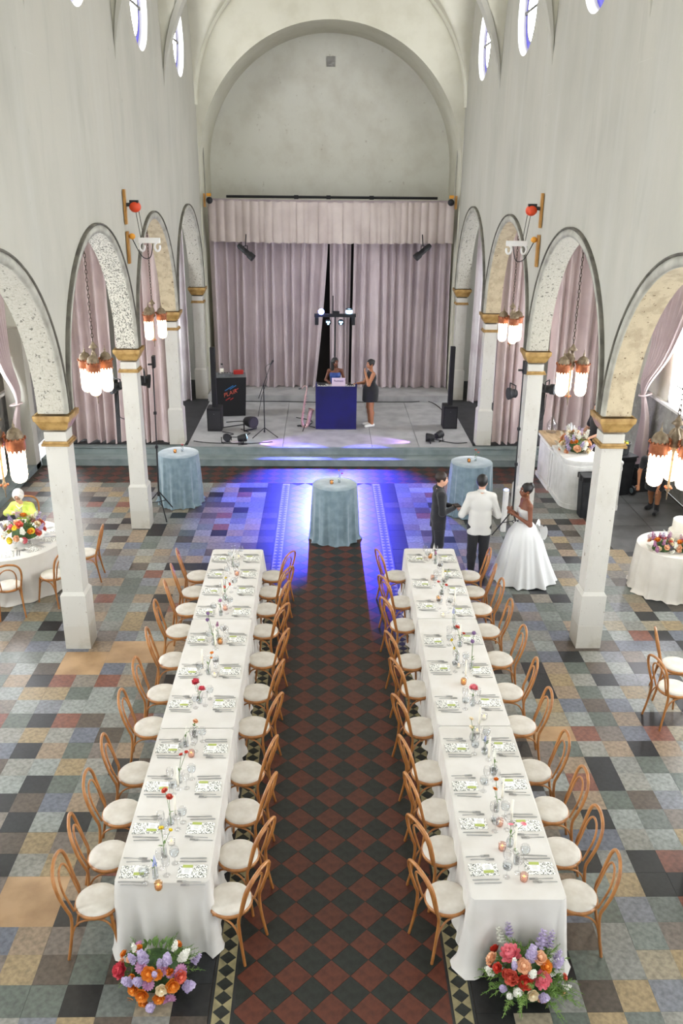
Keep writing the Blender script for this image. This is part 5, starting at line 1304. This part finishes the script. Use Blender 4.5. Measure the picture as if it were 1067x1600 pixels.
# ================================================================ BAR CORNER
bar = thing('bar_unit', 'straight white panelled bar section with wooden top', 'bar', (5.02, 18.13, 0))
MB().box((0, 0, .5), (.62, 1.12, 1.0)).build('cabinet', 'white_paint', bar)
MB().box((-.318, 0, .5), (.02, .9, .74)).build('front_panel', 'white_paint', bar)
b = MB(); b.box((-.33, 0, .05), (.03, 1.14, .1)); b.build('base_molding', 'white_paint', bar); b = MB(); b.box((-.33, 0, .97), (.04, 1.14, .06)); b.build('top_molding', 'white_paint', bar)
MB().rbox((-.01, 0, 1.02), (.70, 1.16, .04), .02).build('bar_top', 'wood_top', bar)
bar = thing('bar_corner', 'curved white bar corner section with flowers on top', 'bar', (4.72, 16.42, 0))
def corner(o, x1=1.12, y1=1.12, r=.34):
    pts = [(-o, y1)]
    for k in range(9):
        a = PI+PI/2*k/8; pts.append((r+(r+o)*math.cos(a), r+(r+o)*math.sin(a)))
    return pts+[(x1, -o), (x1, .62), (.72, .62), (.66, y1)]
MB().prism(corner(0), 0, 1.0).build('cabinet', 'white_paint', bar)
MB().prism(corner(.02), 0, .1).build('base_molding', 'white_paint', bar)
MB().prism(corner(.018), .86, .92).build('rail_molding', 'white_paint', bar)
MB().prism(corner(.04), 1.0, 1.045).build('bar_top', 'white_paint', bar)
bz = 1.05
mound('peach and blush flower spray trailing over the white bar', 5.08, 17.25, bz, (.30, .46, .34), 56, [('rose', 'peach'), ('rose', 'cream'), ('rose', 'peach'), ('stock', 'white'), ('stock', 'lavender'), ('rose', 'peach'), ('rose', 'cream'), ('rose', 'orange')], 74, (.045, .065), ferns=24, fl_=.22)
for i in range(4):
    b = MB(); b.lathe([(.001, 0), (.038, 0), (.043, .12), (.04, .16), (.022, .19), (.02, .22), (.001, .225)], 16)
    tag(b.build('cocktail_shaker', 'steel', None, (5.24+.09*(i % 2), 18.2+.11*i, 1.045)), 'steel shaker at the wall end of bar, %s from the flowers' % ORD[i], 'shaker', 'steel shakers on the bar')
for i in range(3):
    b = MB(); b.lathe([(.001, 0), (.035, 0), (.045, .14), (.043, .14), (.034, .006), (.001, .006)], 16)
    tag(b.build('steel_cup', 'steel', None, (5.42+.1*i, 16.6+.03*i, bz)), 'steel cup on the bar corner, %s from the flowers' % ORD[i], 'cup', 'steel cups on the bar')
b = MB(); b.lathe([(.001, .002), (.10, 0), (.11, .01), (.11, .2), (.07, .27), (.035, .3), (.04, .34), (.038, .34), (.03, .3), (.065, .265), (.105, .2), (.105, .012), (.001, .01)], 24)
tag(b.build('glass_dispenser', 'glass', None, (4.9, 18.52, 1.045)), 'clear glass drink dispenser at the bar end', 'jar')
def bin_(name, label, x, y, w, d, h, rz=0., lid=True):
    t = thing(name, label, 'bin', (x, y, 0), rz); MB().rbox((0, 0, h/2), (w, d, h), .05, 3, taper=.82).build('body', 'bin_black', t)
    b = MB(); N = 24
    b.grid(lambda u, v: ((w/2+.012+.01*math.sin(u*40))*max(-1, min(1, 1.35*math.cos(2*PI*u))), (d/2+.012+.01*math.sin(u*33))*max(-1, min(1, 1.35*math.sin(2*PI*u))), h-.10*v+.006), 64, 3); b.build('bin_liner', 'black_gloss', t)
    return t
bin_('trash_bin', 'black trash bin with liner before the curved bar', 5.13, 16.12, .42, .36, .86)
t = bin_('wheeled_bin', 'black wheeled bin carrying the zinc bucket', 6.16, 17.5, .48, .5, .85, .3)
for s in (-1, 1):
    b = MB(); b.tube([(s*.26, -.24, .1), (s*.21, -.24, .1)], .1, 20); w_ = b.build('wheel', 'charcoal', t); b = MB(); b.tube([(s*.27, -.24, .1), (s*.2, -.24, .1)], .06, 16); b.build('hub', 'velvet_blue', w_)
b = MB(); b.box((0, 0, .86), (.5, .55, .03)); b.build('lid', 'bin_black', t)
t = thing('zinc_bucket', 'zinc ice bucket of lemons and limes on the wheeled bin', 'bucket', (6.16, 17.5, .88))
MB().lathe([(.001, 0), (.13, 0), (.15, .02), (.18, .24), (.19, .25), (.18, .25), (.14, .02), (.001, .015)], 28).build('pail', 'zinc', t)
for k in range(9):
    a = k*2.4; r = .13*math.sqrt(k/9); MB().ell((r*math.cos(a), r*math.sin(a), .235), (.035, .03, .03), 8, 6).build('lemon' if k % 2 else 'lime', 'petal_yellow' if k % 2 else 'leaf', t)
for i, (x, y, z, w) in enumerate(((6.85, 17.75, 0, 'lower crate of glasses'), (6.85, 17.75, .26, 'upper crate of glasses'))):
    t = thing('bottle_crate', 'black plastic crate beside the wheeled bin, '+w, 'crate', (x, y, z), .2)
    b = MB()
    b.box((0, 0, .01), (.56, .42, .02)); b.build('tray', 'charcoal', t)
    for (cx, cy, sx, sy) in ((0, .2, .56, .02), (0, -.2, .56, .02), (.27, 0, .02, .38), (-.27, 0, .02, .38)): MB().box((cx, cy, .13), (sx, sy, .22)).build('side', 'charcoal', t)
    if i:
        for k in range(8): MB().lathe([(.001, .02), (.035, .02), (.04, .17), (.038, .17), (.033, .03), (.001, .03)], 12, (-.2+.13*(k % 4), -.09+.18*(k//4), 0)).build('tumbler', 'glass', t)
t = thing('fire_extinguisher', 'red fire extinguisher standing by the bar and column', 'extinguisher', (4.42, 18.35, 0))
MB().lathe([(.001, 0), (.075, 0), (.08, .02), (.08, .38), (.06, .44), (.025, .47), (.001, .47)], 20).build('cylinder', 'red_paint', t)
MB().lathe([(.025, .46), (.025, .53), (.001, .54)], 12).build('valve', 'steel', t)
MB().tube([(0, 0, .53), (.06, 0, .56), (.12, 0, .55)], .012, 6).build('handle', 'black_matte', t)
MB().tube(smooth_path([(0, 0, .51), (-.1, -.02, .47), (-.11, -.05, .3), (-.09, -.05, .18)]), .011, 6).build('hose', 'black_matte', t)
MB().lathe([(.0815, .16), (.0815, .32)], 20).build('paper_label', 'white_plain', t)
# ================================================================ CHANDELIERS
def chandelier(x, y, rz, label, ztop=5.5):
    t = thing('chandelier', label, 'chandelier', (x, y, 3.05), rz, 'lantern chandeliers in the arches')
    # chain links
    z = 3.97-3.05; n = int((ztop-3.97)/.058)
    b = MB(); 
    for k in range(n):
        zc = z+.03+k*.058; pts = []
        for m in range(10):
            a = 2*PI*m/10; dx, dz = .015*math.cos(a), .036*math.sin(a); pts.append((dx, 0, zc+dz) if k % 2 else (0, dx, zc+dz))
        b.tube(pts, .0055, 5, closed=True)
    o = b.build('chain', 'iron_chain', t); o['kind'] = 'stuff'
    MB().lathe([(.001, ztop-3.05-.06), (.03, ztop-3.05-.05), (.05, ztop-3.05), (.001, ztop-3.05+.005)], 16).build('ceiling_rose', 'iron_chain', t)
    b = MB(); b.lathe([(.001, .93), (.02, .90), (.035, .87), (.07, .83), (.03, .81), (.02, .77), (.03, .74), (.05, .70), (.045, .64), (.06, .58), (.03, .55), (.014, .5), (.012, .14), (.03, .10), (.02, .06), (.008, .04), (.006, -.04), (.001, -.05)], 18); b.build('stem', 'bronze', t)
    b = MB()
    for k in range(4): b.ell((.035*math.cos(k*PI/2), .035*math.sin(k*PI/2), .10), (.016, .016, .016), 8, 6)
    o = b.build('finial', 'copper', t); o['kind'] = 'stuff'
    for k in range(3):
        a = k*2*PI/3+PI/2; c = (.175*math.cos(a), .175*math.sin(a), 0)
        MB().tube([(0, 0, .62), (c[0]*.5, c[1]*.5, .66), (c[0], c[1], .60)], .014, 6).build('arm', 'copper', t)
        b = MB(); b.lathe([(.001, .13), (.088, .13), (.092, .17), (.094, .52), (.001, .52)], 24, c)
        b = MB(); b.lathe([(.0008, .118), (.03, .124), (.06, .14), (.08, .168), (.089, .21), (.09, .54)], 28, c); b.build('glass_shade', 'lamp_glass', t)
        b = MB(); b.lathe([(.100, .505), (.098, .52), (.104, .53), (.101, .60), (.107, .612), (.104, .62), (.09, .63)], 28, c)
        for m in range(14):
            q = 2*PI*m/14; w = .018; p0 = Vector((c[0]+.1*math.cos(q), c[1]+.1*math.sin(q), 0)); tg = Vector((-math.sin(q), math.cos(q), 0))
            b.add([p0-tg*w+Vector((0, 0, .51)), p0+tg*w+Vector((0, 0, .51)), p0+Vector((0, 0, .465))], [(0, 1, 2)])
            b.ell((c[0]+.108*math.cos(q), c[1]+.108*math.sin(q), .63), (.012, .012, .016), 5, 4)
        bd_ = b.build('crown_band', 'copper', t)
        b = MB(); b.lathe([(.093, .625), (.09, .66), (.075, .70), (.05, .728), (.022, .742), (.012, .76), (.018, .775), (.006, .79), (.004, .83), (.001, .85)], 24, c); b.build('dome', 'bronze', t)
chandelier(-3.66, 13.18, PI+.12, 'lantern chandelier hanging next to the second column, over the round table side')
chandelier(-3.66, 17.95, PI-.35, 'lantern chandelier hanging near the stage, above the blue table and tripod')
chandelier(3.66, 13.22, .05, 'lantern chandelier hanging beside the column nearest the bar flowers')
chandelier(3.66, 17.78, PI+.05, 'lantern chandelier hanging near the stage above the fire extinguisher')
chandelier(-3.66, 9.0, .6, 'lantern chandelier hanging before the round table and lime jacket')
chandelier(3.66, 8.98, PI+.6, 'lantern chandelier hanging before the cake table')
# ================================================================ HOISTS ON THE NAVE WALLS
def hoist(s, label):
    y = 15.3; X = s*3.49; t = thing('chain_hoist', label, 'hoist', (X, y, 4.9))
    m = lambda a, b_, c: (-s*a, b_, c)
    MB().box(m(.02, -.02, .92), (.035, .09, .55)).build('upper_board', 'wood_board', t); MB().box(m(.02, .0, .27), (.035, .11, .52)).build('lower_board', 'wood_board', t)
    b = MB(); b.ell(m(.17, .05, .92), (.10, .095, .09), 16, 10); b.build('motor_drum', 'orange_paint', t)
    b = MB(); b.tube([m(.03, .0, .95), m(.12, .04, .96)], .03, 8); b.box(m(.16, .04, 1.0), (.14, .08, .05)); b.build('motor_cap', 'black_matte', t)
    b = MB(); b.ell(m(.09, .02, .45), (.055, .05, .05), 12, 8); b.build('lower_pulley', 'yellow_paint', t)
    for k in range(2): MB().tube([m(.17+.04*k, .08+.06*k, .84), m(.2+.05*k, .2, .40)], .006, 6).build('lift_chain', 'dark_metal', t)
    b = MB(); b.box(m(.34, .2, .375), (.36, .07, .085)); b.build('clamp_bar', 'white_plain', t)
    for k in (-1, 1):
        cx = .34+k*.13; P = [m(cx+.045*math.cos(a), .2, .27+.07*math.sin(a)) for a in [1.57+.1+i*.5 for i in range(11)]]; MB().tube(P, .02, 6).build('clamp_hook', 'white_plain', t)
    MB().tube(smooth_path([m(.1, .0, .4), m(.22, .1, .12), m(.34, .18, .1), m(.40, .2, .33)]), .008, 6).build('cable', 'black_matte', t)
hoist(-1, 'orange chain hoist with white clamps on nave wall far from bar'); hoist(1, 'orange chain hoist with white clamps on nave wall nearer bar')
for s in (-1, 1):
    p = ony(208 if s < 0 else 846, 330, 15.4)
# black theatre lamps strapped to the second columns, and small par cans on valance
def can(nm, label, loc, direc, L=.3, r=.09, cable=None, cat='spotlight', lens='charcoal', hang=0):
    t = thing(nm, label, cat, loc); d = Vector(direc).normalized(); a = -d*L*.5; e = d*L*.5
    MB().tube([a, a+d*L*.15, a+d*L*.2, e-d*L*.3, e-d*L*.28, e], [r*.55, r*.75, r*.7, r*.75, r*.95, r], 16).build('housing', 'black_matte', t)
    MB().tube([e-d*.01, e+d*.004], r*.85, 16).build('lens', lens, t)
    sd = d.cross(Vector((0, 0, 1))).normalized(); up = Vector((0, 0, 1))
    MB().tube([sd*r*1.1, sd*r*1.1+up*r*1.5, -sd*r*1.1+up*r*1.5, -sd*r*1.1], .012, 6).build('yoke', 'black_matte', t)
    if hang: MB().tube([(0, .0, r*1.4), (0, .12, hang*.6), (0, .28, hang)], .014, 6).build('hanger', 'black_matte', t)
    if cable: MB().tube(smooth_path(cable), .008, 6).build('cable', 'black_matte', t)
    return t
can('stage_spotlight', 'black spotlight strapped on column near the tripod lamp', (-3.92, 15.55, 2.72), (-.6, -.6, -.1), .3, .10, [(0, 0, -.1), (.0, -.1, -.5), (.2, -.1, -.6)])
can('stage_spotlight', 'black spotlight strapped on column above the extinguisher', (3.93, 15.55, 2.72), (.8, -.5, .05), .3, .10, [(0, 0, -.1), (-.05, -.1, -.5), (-.2, -.1, -.62)])
can('stage_spotlight', 'black zoom spotlight hanging under valance above the mic stand', (-2.3, 24.5, 4.38), (.75, -.3, -.6), .55, .10, hang=.45)
can('stage_spotlight', 'black zoom spotlight hanging under valance above the stage sneakers', (2.52, 24.5, 4.42), (-.75, -.3, -.6), .55, .10, hang=.42)
for s in (-1, 1):
    t = thing('wall_bracket', 'wooden bracket and black lamp at valance end ' + ('above flight case' if s < 0 else 'toward the bar side'), 'bracket', (s*3.38, 24.7, 5.7))
    MB().box((0, 0, -.02), (.06, .05, .34)).build('board', 'wood_board', t); MB().ell((-s*.14, -.06, -.02), (.09, .09, .09), 12, 8).build('lamp', 'black_matte', t); MB().box((-s*.12, 0, .12), (.12, .04, .08)).build('cleat', 'yellow_paint', t)
# ================================================================ TRIPOD LAMPS
def tripod(x, y, H, label, tilt, spread=.42):
    t = thing('lamp_tripod', label, 'lamp stand', (x, y, 0)); tx, ty = tilt
    P = lambda z: (tx*z/H, ty*z/H, z)
    MB().tube([P(.42), P(1.45)], .017, 8).build('lower_pole', 'black_matte', t); MB().tube([P(1.4), P(H)], .012, 8).build('upper_pole', 'black_matte', t)
    for z in (.45, 1.43, 2.1): MB().box(P(z), (.05, .05, .05)).build('clamp', 'black_matte', t)
    for k in range(3):
        a = 2*PI*k/3-PI/2+.5; MB().tube([P(.52), (spread*math.cos(a), spread*math.sin(a), .012)], .012, 6).build('leg', 'black_matte', t)
        MB().tube([P(.3), (spread*.5*math.cos(a), spread*.5*math.sin(a), .27)], .008, 6).build('strut', 'black_matte', t)
    MB().box((tx+.02, ty, H+.1), (.05, .14, .22)).build('panel_lamp', 'black_matte', t); MB().box((tx-.03, ty, H+.05), (.12, .03, .03)).build('bracket', 'black_matte', t)
    return t
tripod(-3.42, 16.05, 2.98, 'tall black tripod lamp stand beside the blue cocktail table', (.07, 0))
can('stage_spotlight', 'black fan-shaped lamp on the tripod beside the blue table', (-3.5, 15.95, 2.74), (.8, .2, -.1), .2, .13)
tripod(3.38, 15.05, 3.12, 'tall black tripod lamp stand behind the white gown', (-.03, 0), .36)
can('stage_spotlight', 'black round lamp on the tripod behind the white gown', (3.2, 15.1, 2.74), (-.9, -.2, 0), .16, .11)
t = thing('uplight_tube', 'white battery uplight standing behind the tripod by column', 'uplight', (3.28, 15.3, 0)); MB().rbox((0, 0, .42), (.1, .1, .84), .03).build('case', 'white_paint', t); MB().lathe([(.045, .841), (.04, .85), (.001, .852)], 12).build('lens', 'blue_lamp', t)
# ================================================================ STAGE GEAR
Z = STG
# control console
t = thing('dj_console', 'blue fronted console table in the stage centre', 'console', (.14, 21.5, Z))
b = MB(); b.box((0, -.27, .55), (1.02, .03, 1.1)); b.build('front_panel', 'booth_blue', t)
for s in (-1, 1): MB().box((s*.5, .0, .55), (.03, .54, 1.1)).build('side_panel', 'booth_blue', t)
MB().box((0, .0, 1.02), (1.0, .52, .04)).build('worktop', 'white_paint', t)
for s in (-1, 1): MB().box((s*.495, -.26, 1.13), (.04, .05, .08)).build('corner_post', 'booth_blue', t)
t = thing('laptop', 'open laptop with pale pink lid on the console', 'laptop', (.2, 21.42, Z+1.04)); MB().box((0, .1, .01), (.34, .24, .02)).build('base', 'steel', t)
b = MB(); b.prism([(-.17, 0), (.17, 0), (.17, .23), (-.17, .23)], -.006, .006, 'y'); l = b.build('lid', 'screen_pink', t, (0, -.03, .02)); l.rotation_euler[0] = .15
def text(body, name, parent, loc, rot, size, mm, shear=0., ext=.002):
    c = bpy.data.curves.new(name, 'FONT'); c.body = body; c.size = size; c.extrude = ext; c.shear = shear; c.align_x = 'CENTER'; c.align_y = 'CENTER'
    o = bpy.data.objects.new(name, c); COL.objects.link(o); bpy.context.view_layer.update()
    me = bpy.data.meshes.new_from_object(o.evaluated_get(bpy.context.evaluated_depsgraph_get())); bpy.data.objects.remove(o)
    me.materials.clear(); me.materials.append(MATS[mm]); q = bpy.data.objects.new(name, me); COL.objects.link(q); q.parent = parent; q.location = loc; q.rotation_euler = rot; return q
mat('print_plum', '6b4a78', .6)
text('Rumors', 'lid_lettering', l, (0.0, -.009, .155), (PI/2, 0, 0), .075, 'print_plum')
for nm, lab, x, w in (('mixer_deck', 'white mixing deck on the console, hand side of laptop', -.22, .3), ('audio_controller', 'white audio controller on the console, far side of laptop', .5, .24)):
    t = thing(nm, lab, 'audio deck', (x, 21.42, Z+1.04)); MB().rbox((0, 0, .025), (w, .24, .05), .01).build('case', 'white_paint', t); MB().box((0, .04, .055), (w*.6, .1, .015)).build('black_panel', 'black_matte', t)
    for k in range(4): MB().lathe([(.012, .05), (.010, .07), (.001, .072)], 10, (-w*.35+w*.23*k, -.07, 0)).build('knob', 'charcoal', t)
# lighting bar on stand
t = thing('lighting_bar', 'black lighting bar on a stand behind the console', 'light bar', (.12, 22.75, Z)); LZ = 2.62
MB().tube([(0, 0, .0), (0, 0, LZ)], .022, 10).build('pole', 'black_matte', t); MB().lathe([(.03, 1.25), (.035, 1.28), (.03, 1.4)], 10).build('collar', 'steel', t)
for k in range(3): a = 2*PI*k/3+.5; MB().tube([(0, 0, .5), (.5*math.cos(a), .5*math.sin(a), .02)], .014, 6).build('leg', 'black_matte', t)
MB().box((0, 0, LZ), (1.08, .09, .08)).build('crossbar', 'black_matte', t); MB().box((-.06, 0, LZ+.25), (.03, .03, .5)).build('mast', 'black_matte', t); MB().box((.03, -.02, LZ+.08), (.16, .08, .06)).build('receiver', 'black_matte', t)
for x in (-.18, .15):
    MB().tube([(x, -.02, LZ-.16), (x, -.1, LZ-.17)], .075, 16).build('par_housing', 'black_matte', t)
    for m in range(3): MB().ell((x+.03*math.cos(m*2.09+.5), -.105, LZ-.17+.03*math.sin(m*2.09+.5)), (.024, .012, .024), 8, 6).build('par_lens', 'cyan_lamp', t)
for x in (-.48, .47):
    b = MB(); b.rbox((x, 0, LZ-.14), (.1, .12, .2), .03); b.build('moving_head', 'black_matte', t)
MB().lathe([(.001, .0), (.085, .02), (.09, .07), (.07, .12), (.001, .135)], 16, (.36, -.02, LZ+.04)).build('beacon', 'cyan_lamp', t); MB().lathe([(.09, .0), (.092, .03)], 16, (.36, -.02, LZ+.15)).build('beacon_cap', 'black_matte', t)
MB().ell((-.36, -.06, LZ+.1), (.075, .06, .075), 16, 10).build('blue_beacon', 'blue_lamp', t)
# column speakers
for s, x, y, w in ((-1, -2.9, 21.2, 'in front of the flight case'), (1, 3.05, 21.5, 'on the bar side of the stage')):
    t = thing('column_speaker', 'tall thin black column speaker '+w, 'speaker', (x, y, Z)); MB().rbox((0, 0, .29), (.36, .42, .58), .015).build('subwoofer', 'black_matte', t); MB().rbox((0, .02, 1.32), (.12, .13, 1.48), .012).build('array_column', 'black_matte', t)
    MB().box((0, -.213, .28), (.30, .006, .48)).build('grille', 'charcoal', t); MB().lathe([(.001, 0), (.012, .002), (.001, .004)], 10, (0, -.216, .44)).build('badge', 'steel', t)
# flight-case booth
t = thing('flight_case_booth', 'black draped equipment booth with slanted coloured logo', 'booth', (-2.68, 22.75, Z), .12)
b = MB(); b.box((0, 0, .52), (.78, .6, 1.04), top=(1.12, 1.05)); b.build('case', 'black_fabric', t)
lg = text('PLAIR', 'logo_lettering', t, (.0, -.316, .62), (PI/2-.02, -.35, 0), .15, 'petal_coral', .3, .004)
mat('logo_blue', '2f78b8', .6); mat('logo_red', 'b8322f', .6)
for (x, z, L, mm) in ((-.02, .76, .26, 'logo_blue'), (.08, .78, .2, 'logo_blue'), (.17, .72, .12, 'logo_red'), (-.06, .47, .14, 'logo_red'), (.04, .47, .1, 'logo_red')):
    b = MB(); b.box((0, 0, 0), (L, .004, .022)); o = b.build('logo_stripe', mm, t, (x, -.318, z)); o.rotation_euler = (0, -.55, 0)
t = thing('drum_machine', 'grey desktop mixer on the black draped booth', 'mixer', (-2.78, 22.62, Z+1.045), .12); MB().box((0, 0, .035), (.36, .22, .07)).build('case', 'zinc', t)
for k in range(5): MB().lathe([(.012, .07), (.01, .09), (.001, .092)], 8, (-.14+.07*k, .02, 0)).build('knob', 'black_matte', t)
t = thing('clear_bottle', 'clear bottle standing on the black draped booth', 'bottle', (-2.88, 22.85, Z+1.045)); MB().lathe([(.001, 0), (.05, 0), (.055, .02), (.055, .16), (.03, .22), (.02, .25), (.001, .26)], 16).build('glass', 'glass', t); MB().lathe([(.03, .25), (.03, .28), (.001, .285)], 12).build('cap', 'black_matte', t); MB().lathe([(.001, .01), (.05, .012), (.05, .14), (.001, .14)], 14).build('contents', 'candle_wax', t)
b = MB(); b.rbox((0, 0, .05), (.26, .14, .1), .03); tag(b.build('red_pouch', 'red_paint', None, (-2.45, 22.9, Z+1.045), .2), 'dark red pouch lying on the black draped booth', 'pouch')
# microphone stand
t = thing('microphone_stand', 'black microphone stand with boom in front of curtain', 'mic stand', (-1.62, 20.55, Z))
for k in range(3): a = 2*PI*k/3-.4; MB().tube([(0, 0, .22), (.36*math.cos(a), .36*math.sin(a), .012)], .010, 6).build('leg', 'black_matte', t)
MB().tube([(0, 0, .1), (0, 0, 1.3)], .013, 8).build('pole', 'black_matte', t); MB().tube([(-.13, 0, .95), (.0, 0, 1.3), (.18, 0, 1.78)], .009, 6).build('boom', 'black_matte', t)
MB().tube([(.17, 0, 1.78), (.22, -.03, 1.85), (.24, -.04, 1.88)], [.014, .02, .024], 10).build('microphone', 'charcoal', t); MB().tube(smooth_path([(.22, 0, 1.82), (.05, .05, 1.7), (.08, .05, 1.4), (-.05, .03, 1.0), (-.15, .02, .5)]), .006, 6).build('mic_cable', 'black_matte', t)
# saxophone
t = thing('saxophone', 'rose brass saxophone resting on a floor stand', 'saxophone', (-.74, 21.25, Z+.04), .25)
P = smooth_path([(.02, 0, 1.0), (.10, 0, 1.06), (.15, 0, 1.0), (.11, 0, .75), (.05, 0, .4), (.02, 0, .15), (.06, 0, .03), (.14, 0, .03), (.19, 0, .14), (.23, 0, .32), (.27, 0, .46)], 5); n = len(P)
MB().tube(P, [.012+.055*(i/(n-1))**1.4+(.05 if i == n-1 else 0)*.6 for i in range(n)], 12, caps=False).build('body_tube', 'brass_pink', t)
MB().tube([(.02, 0, 1.0), (-.06, 0, .99)], [.011, .014], 8).build('mouthpiece', 'black_gloss', t)
for k in range(9):
    z = .2+.07*k; x = .03+.012*k; MB().lathe([(.001, 0), (.022, .002), (.024, .008), (.001, .01)], 10, (x, -.05-.012*(1-k/9), z)).build('key_cup', 'brass_pink', t)
MB().tube([(.0, -.045, .2), (.09, -.03, .85)], .005, 5).build('key_rod', 'brass_pink', t)
t = thing('instrument_stand', 'folding black stand under the saxophone', 'stand', (-.72, 21.25, Z))
for k in range(3): a = 2*PI*k/3+.3; MB().tube([(.08, 0, .1), (.08+.26*math.cos(a), .26*math.sin(a), .012)], .011, 6).build('leg', 'black_matte', t)
# floor lamps on the stage
def floor_par(x, y, label, az, s=1., lens='charcoal'):
    t = thing('floor_lamp', label, 'stage lamp', (x, y, Z), az)
    MB().tube([(0, .1*s, .13*s), (0, .0, .14*s), (0, -.1*s, .15*s)], [.07*s, .09*s, .095*s], 16).build('housing', 'black_matte', t); MB().tube([(0, -.1*s, .15*s), (0, -.106*s, .15*s)], .08*s, 16).build('lens', lens, t)
    MB().tube([(-.12*s, 0, .15*s), (-.12*s, 0, .015), (.12*s, 0, .015), (.12*s, 0, .15*s)], .012*s, 6).build('yoke', 'black_matte', t); MB().tube([(-.1*s, -.1*s, .012), (-.1*s, .12*s, .012)], .01, 6).build('foot', 'black_matte', t)
floor_par(-2.5, 20.0, 'small black lamp on stage lip below the flight case', .3)
floor_par(-2.12, 19.92, 'small black lamp on stage lip beside the purple light pool', 1.9, 1., 'cyan_lamp')
floor_par(-2.02, 21.1, 'larger black monitor lamp on stage near the mic stand', .7, 1.55)
floor_par(2.4, 20.05, 'small black lamp on stage lip toward the purple beam', -1.6)
floor_par(2.63, 20.25, 'small black lamp on stage lip beside the bar-side speaker', 2.4)
b = MB(); b.tube([(.1*math.cos(k*PI/8), .07*math.sin(k*PI/8), .03) for k in range(16)], .02, 8, closed=True); tag(b.build('cable_coil', 'drape_light', None, (-2.3, 20.0, Z)), 'white coiled cable between two small stage lamps', 'cable')
qc = random.Random(4)
def cable(pts, label, r=.011): b = MB(); b.tube(smooth_path([(x, y, Z+.012) for x, y in pts], 6), r, 5); tag(b.build('stage_cable', 'black_matte'), label, 'cable')
cable([(-3.3, 20.1), (-2.9, 19.95), (-2.0, 19.9), (-1.4, 20.05)], 'black cable along the stage lip by the lamps')
cable([(-2.72, 21.3), (-2.4, 21.5), (-2.05, 21.7), (-2.3, 21.9), (-2.7, 21.8)], 'black cable looping beside the column speaker and flight case')
cable([(-2.7, 20.9), (-2.4, 20.7), (-2.6, 20.5), (-2.2, 20.45), (-2.0, 20.8)], 'black cable tangle before the column speaker')
cable([(-3.35, 24.0), (-1.5, 24.02), (-.2, 23.95), (.5, 24.0)], 'black cable along the back step behind the saxophone')
cable([(.7, 24.0), (2.2, 24.03), (2.9, 24.0), (3.2, 22.2)], 'black cable along the back step behind white sneakers')
cable([(-.9, 22.3), (-.5, 22.0), (-.55, 21.6), (-.85, 21.5), (-.6, 21.35)], 'black cable heap beside the console and saxophone')
cable([(2.65, 20.2), (3.0, 20.0), (3.3, 20.05)], 'black cable from the bar-side stage lamp')
# stage lamps that really throw light: blue wash from the lighting bar, violet floor beams
def spot(name, loc, tgt, energy, col, size, blend=.4, rad=.03):
    l = bpy.data.lights.new(name, 'SPOT'); l.energy = energy; l.color = col; l.spot_size = size; l.spot_blend = blend; l.shadow_soft_size = rad
    o = bpy.data.objects.new(name, l); COL.objects.link(o); o.location = loc; o.rotation_euler = (Vector(tgt)-Vector(loc)).to_track_quat('-Z', 'Y').to_euler(); return o
spot('blue_wash', (-.24, 22.6, Z+LZ+.12), (-1.0, 17.6, 0), 15000, (.06, .07, 1), math.radians(31), .75)
spot('blue_wash_low', (.27, 22.6, Z+LZ-.17), (1.15, 17.2, 0), 13000, (.06, .06, 1), math.radians(31), .75)
spot('violet_beam', (-2.12+.16, 19.9, Z+.17), (-.2, 20.15, Z), 260, (.4, .2, 1), math.radians(60), .6, .02)
spot('violet_beam_far', (2.25, 20.05, Z+.17), (.6, 20.3, Z), 200, (.5, .25, 1), math.radians(45), .6, .02)
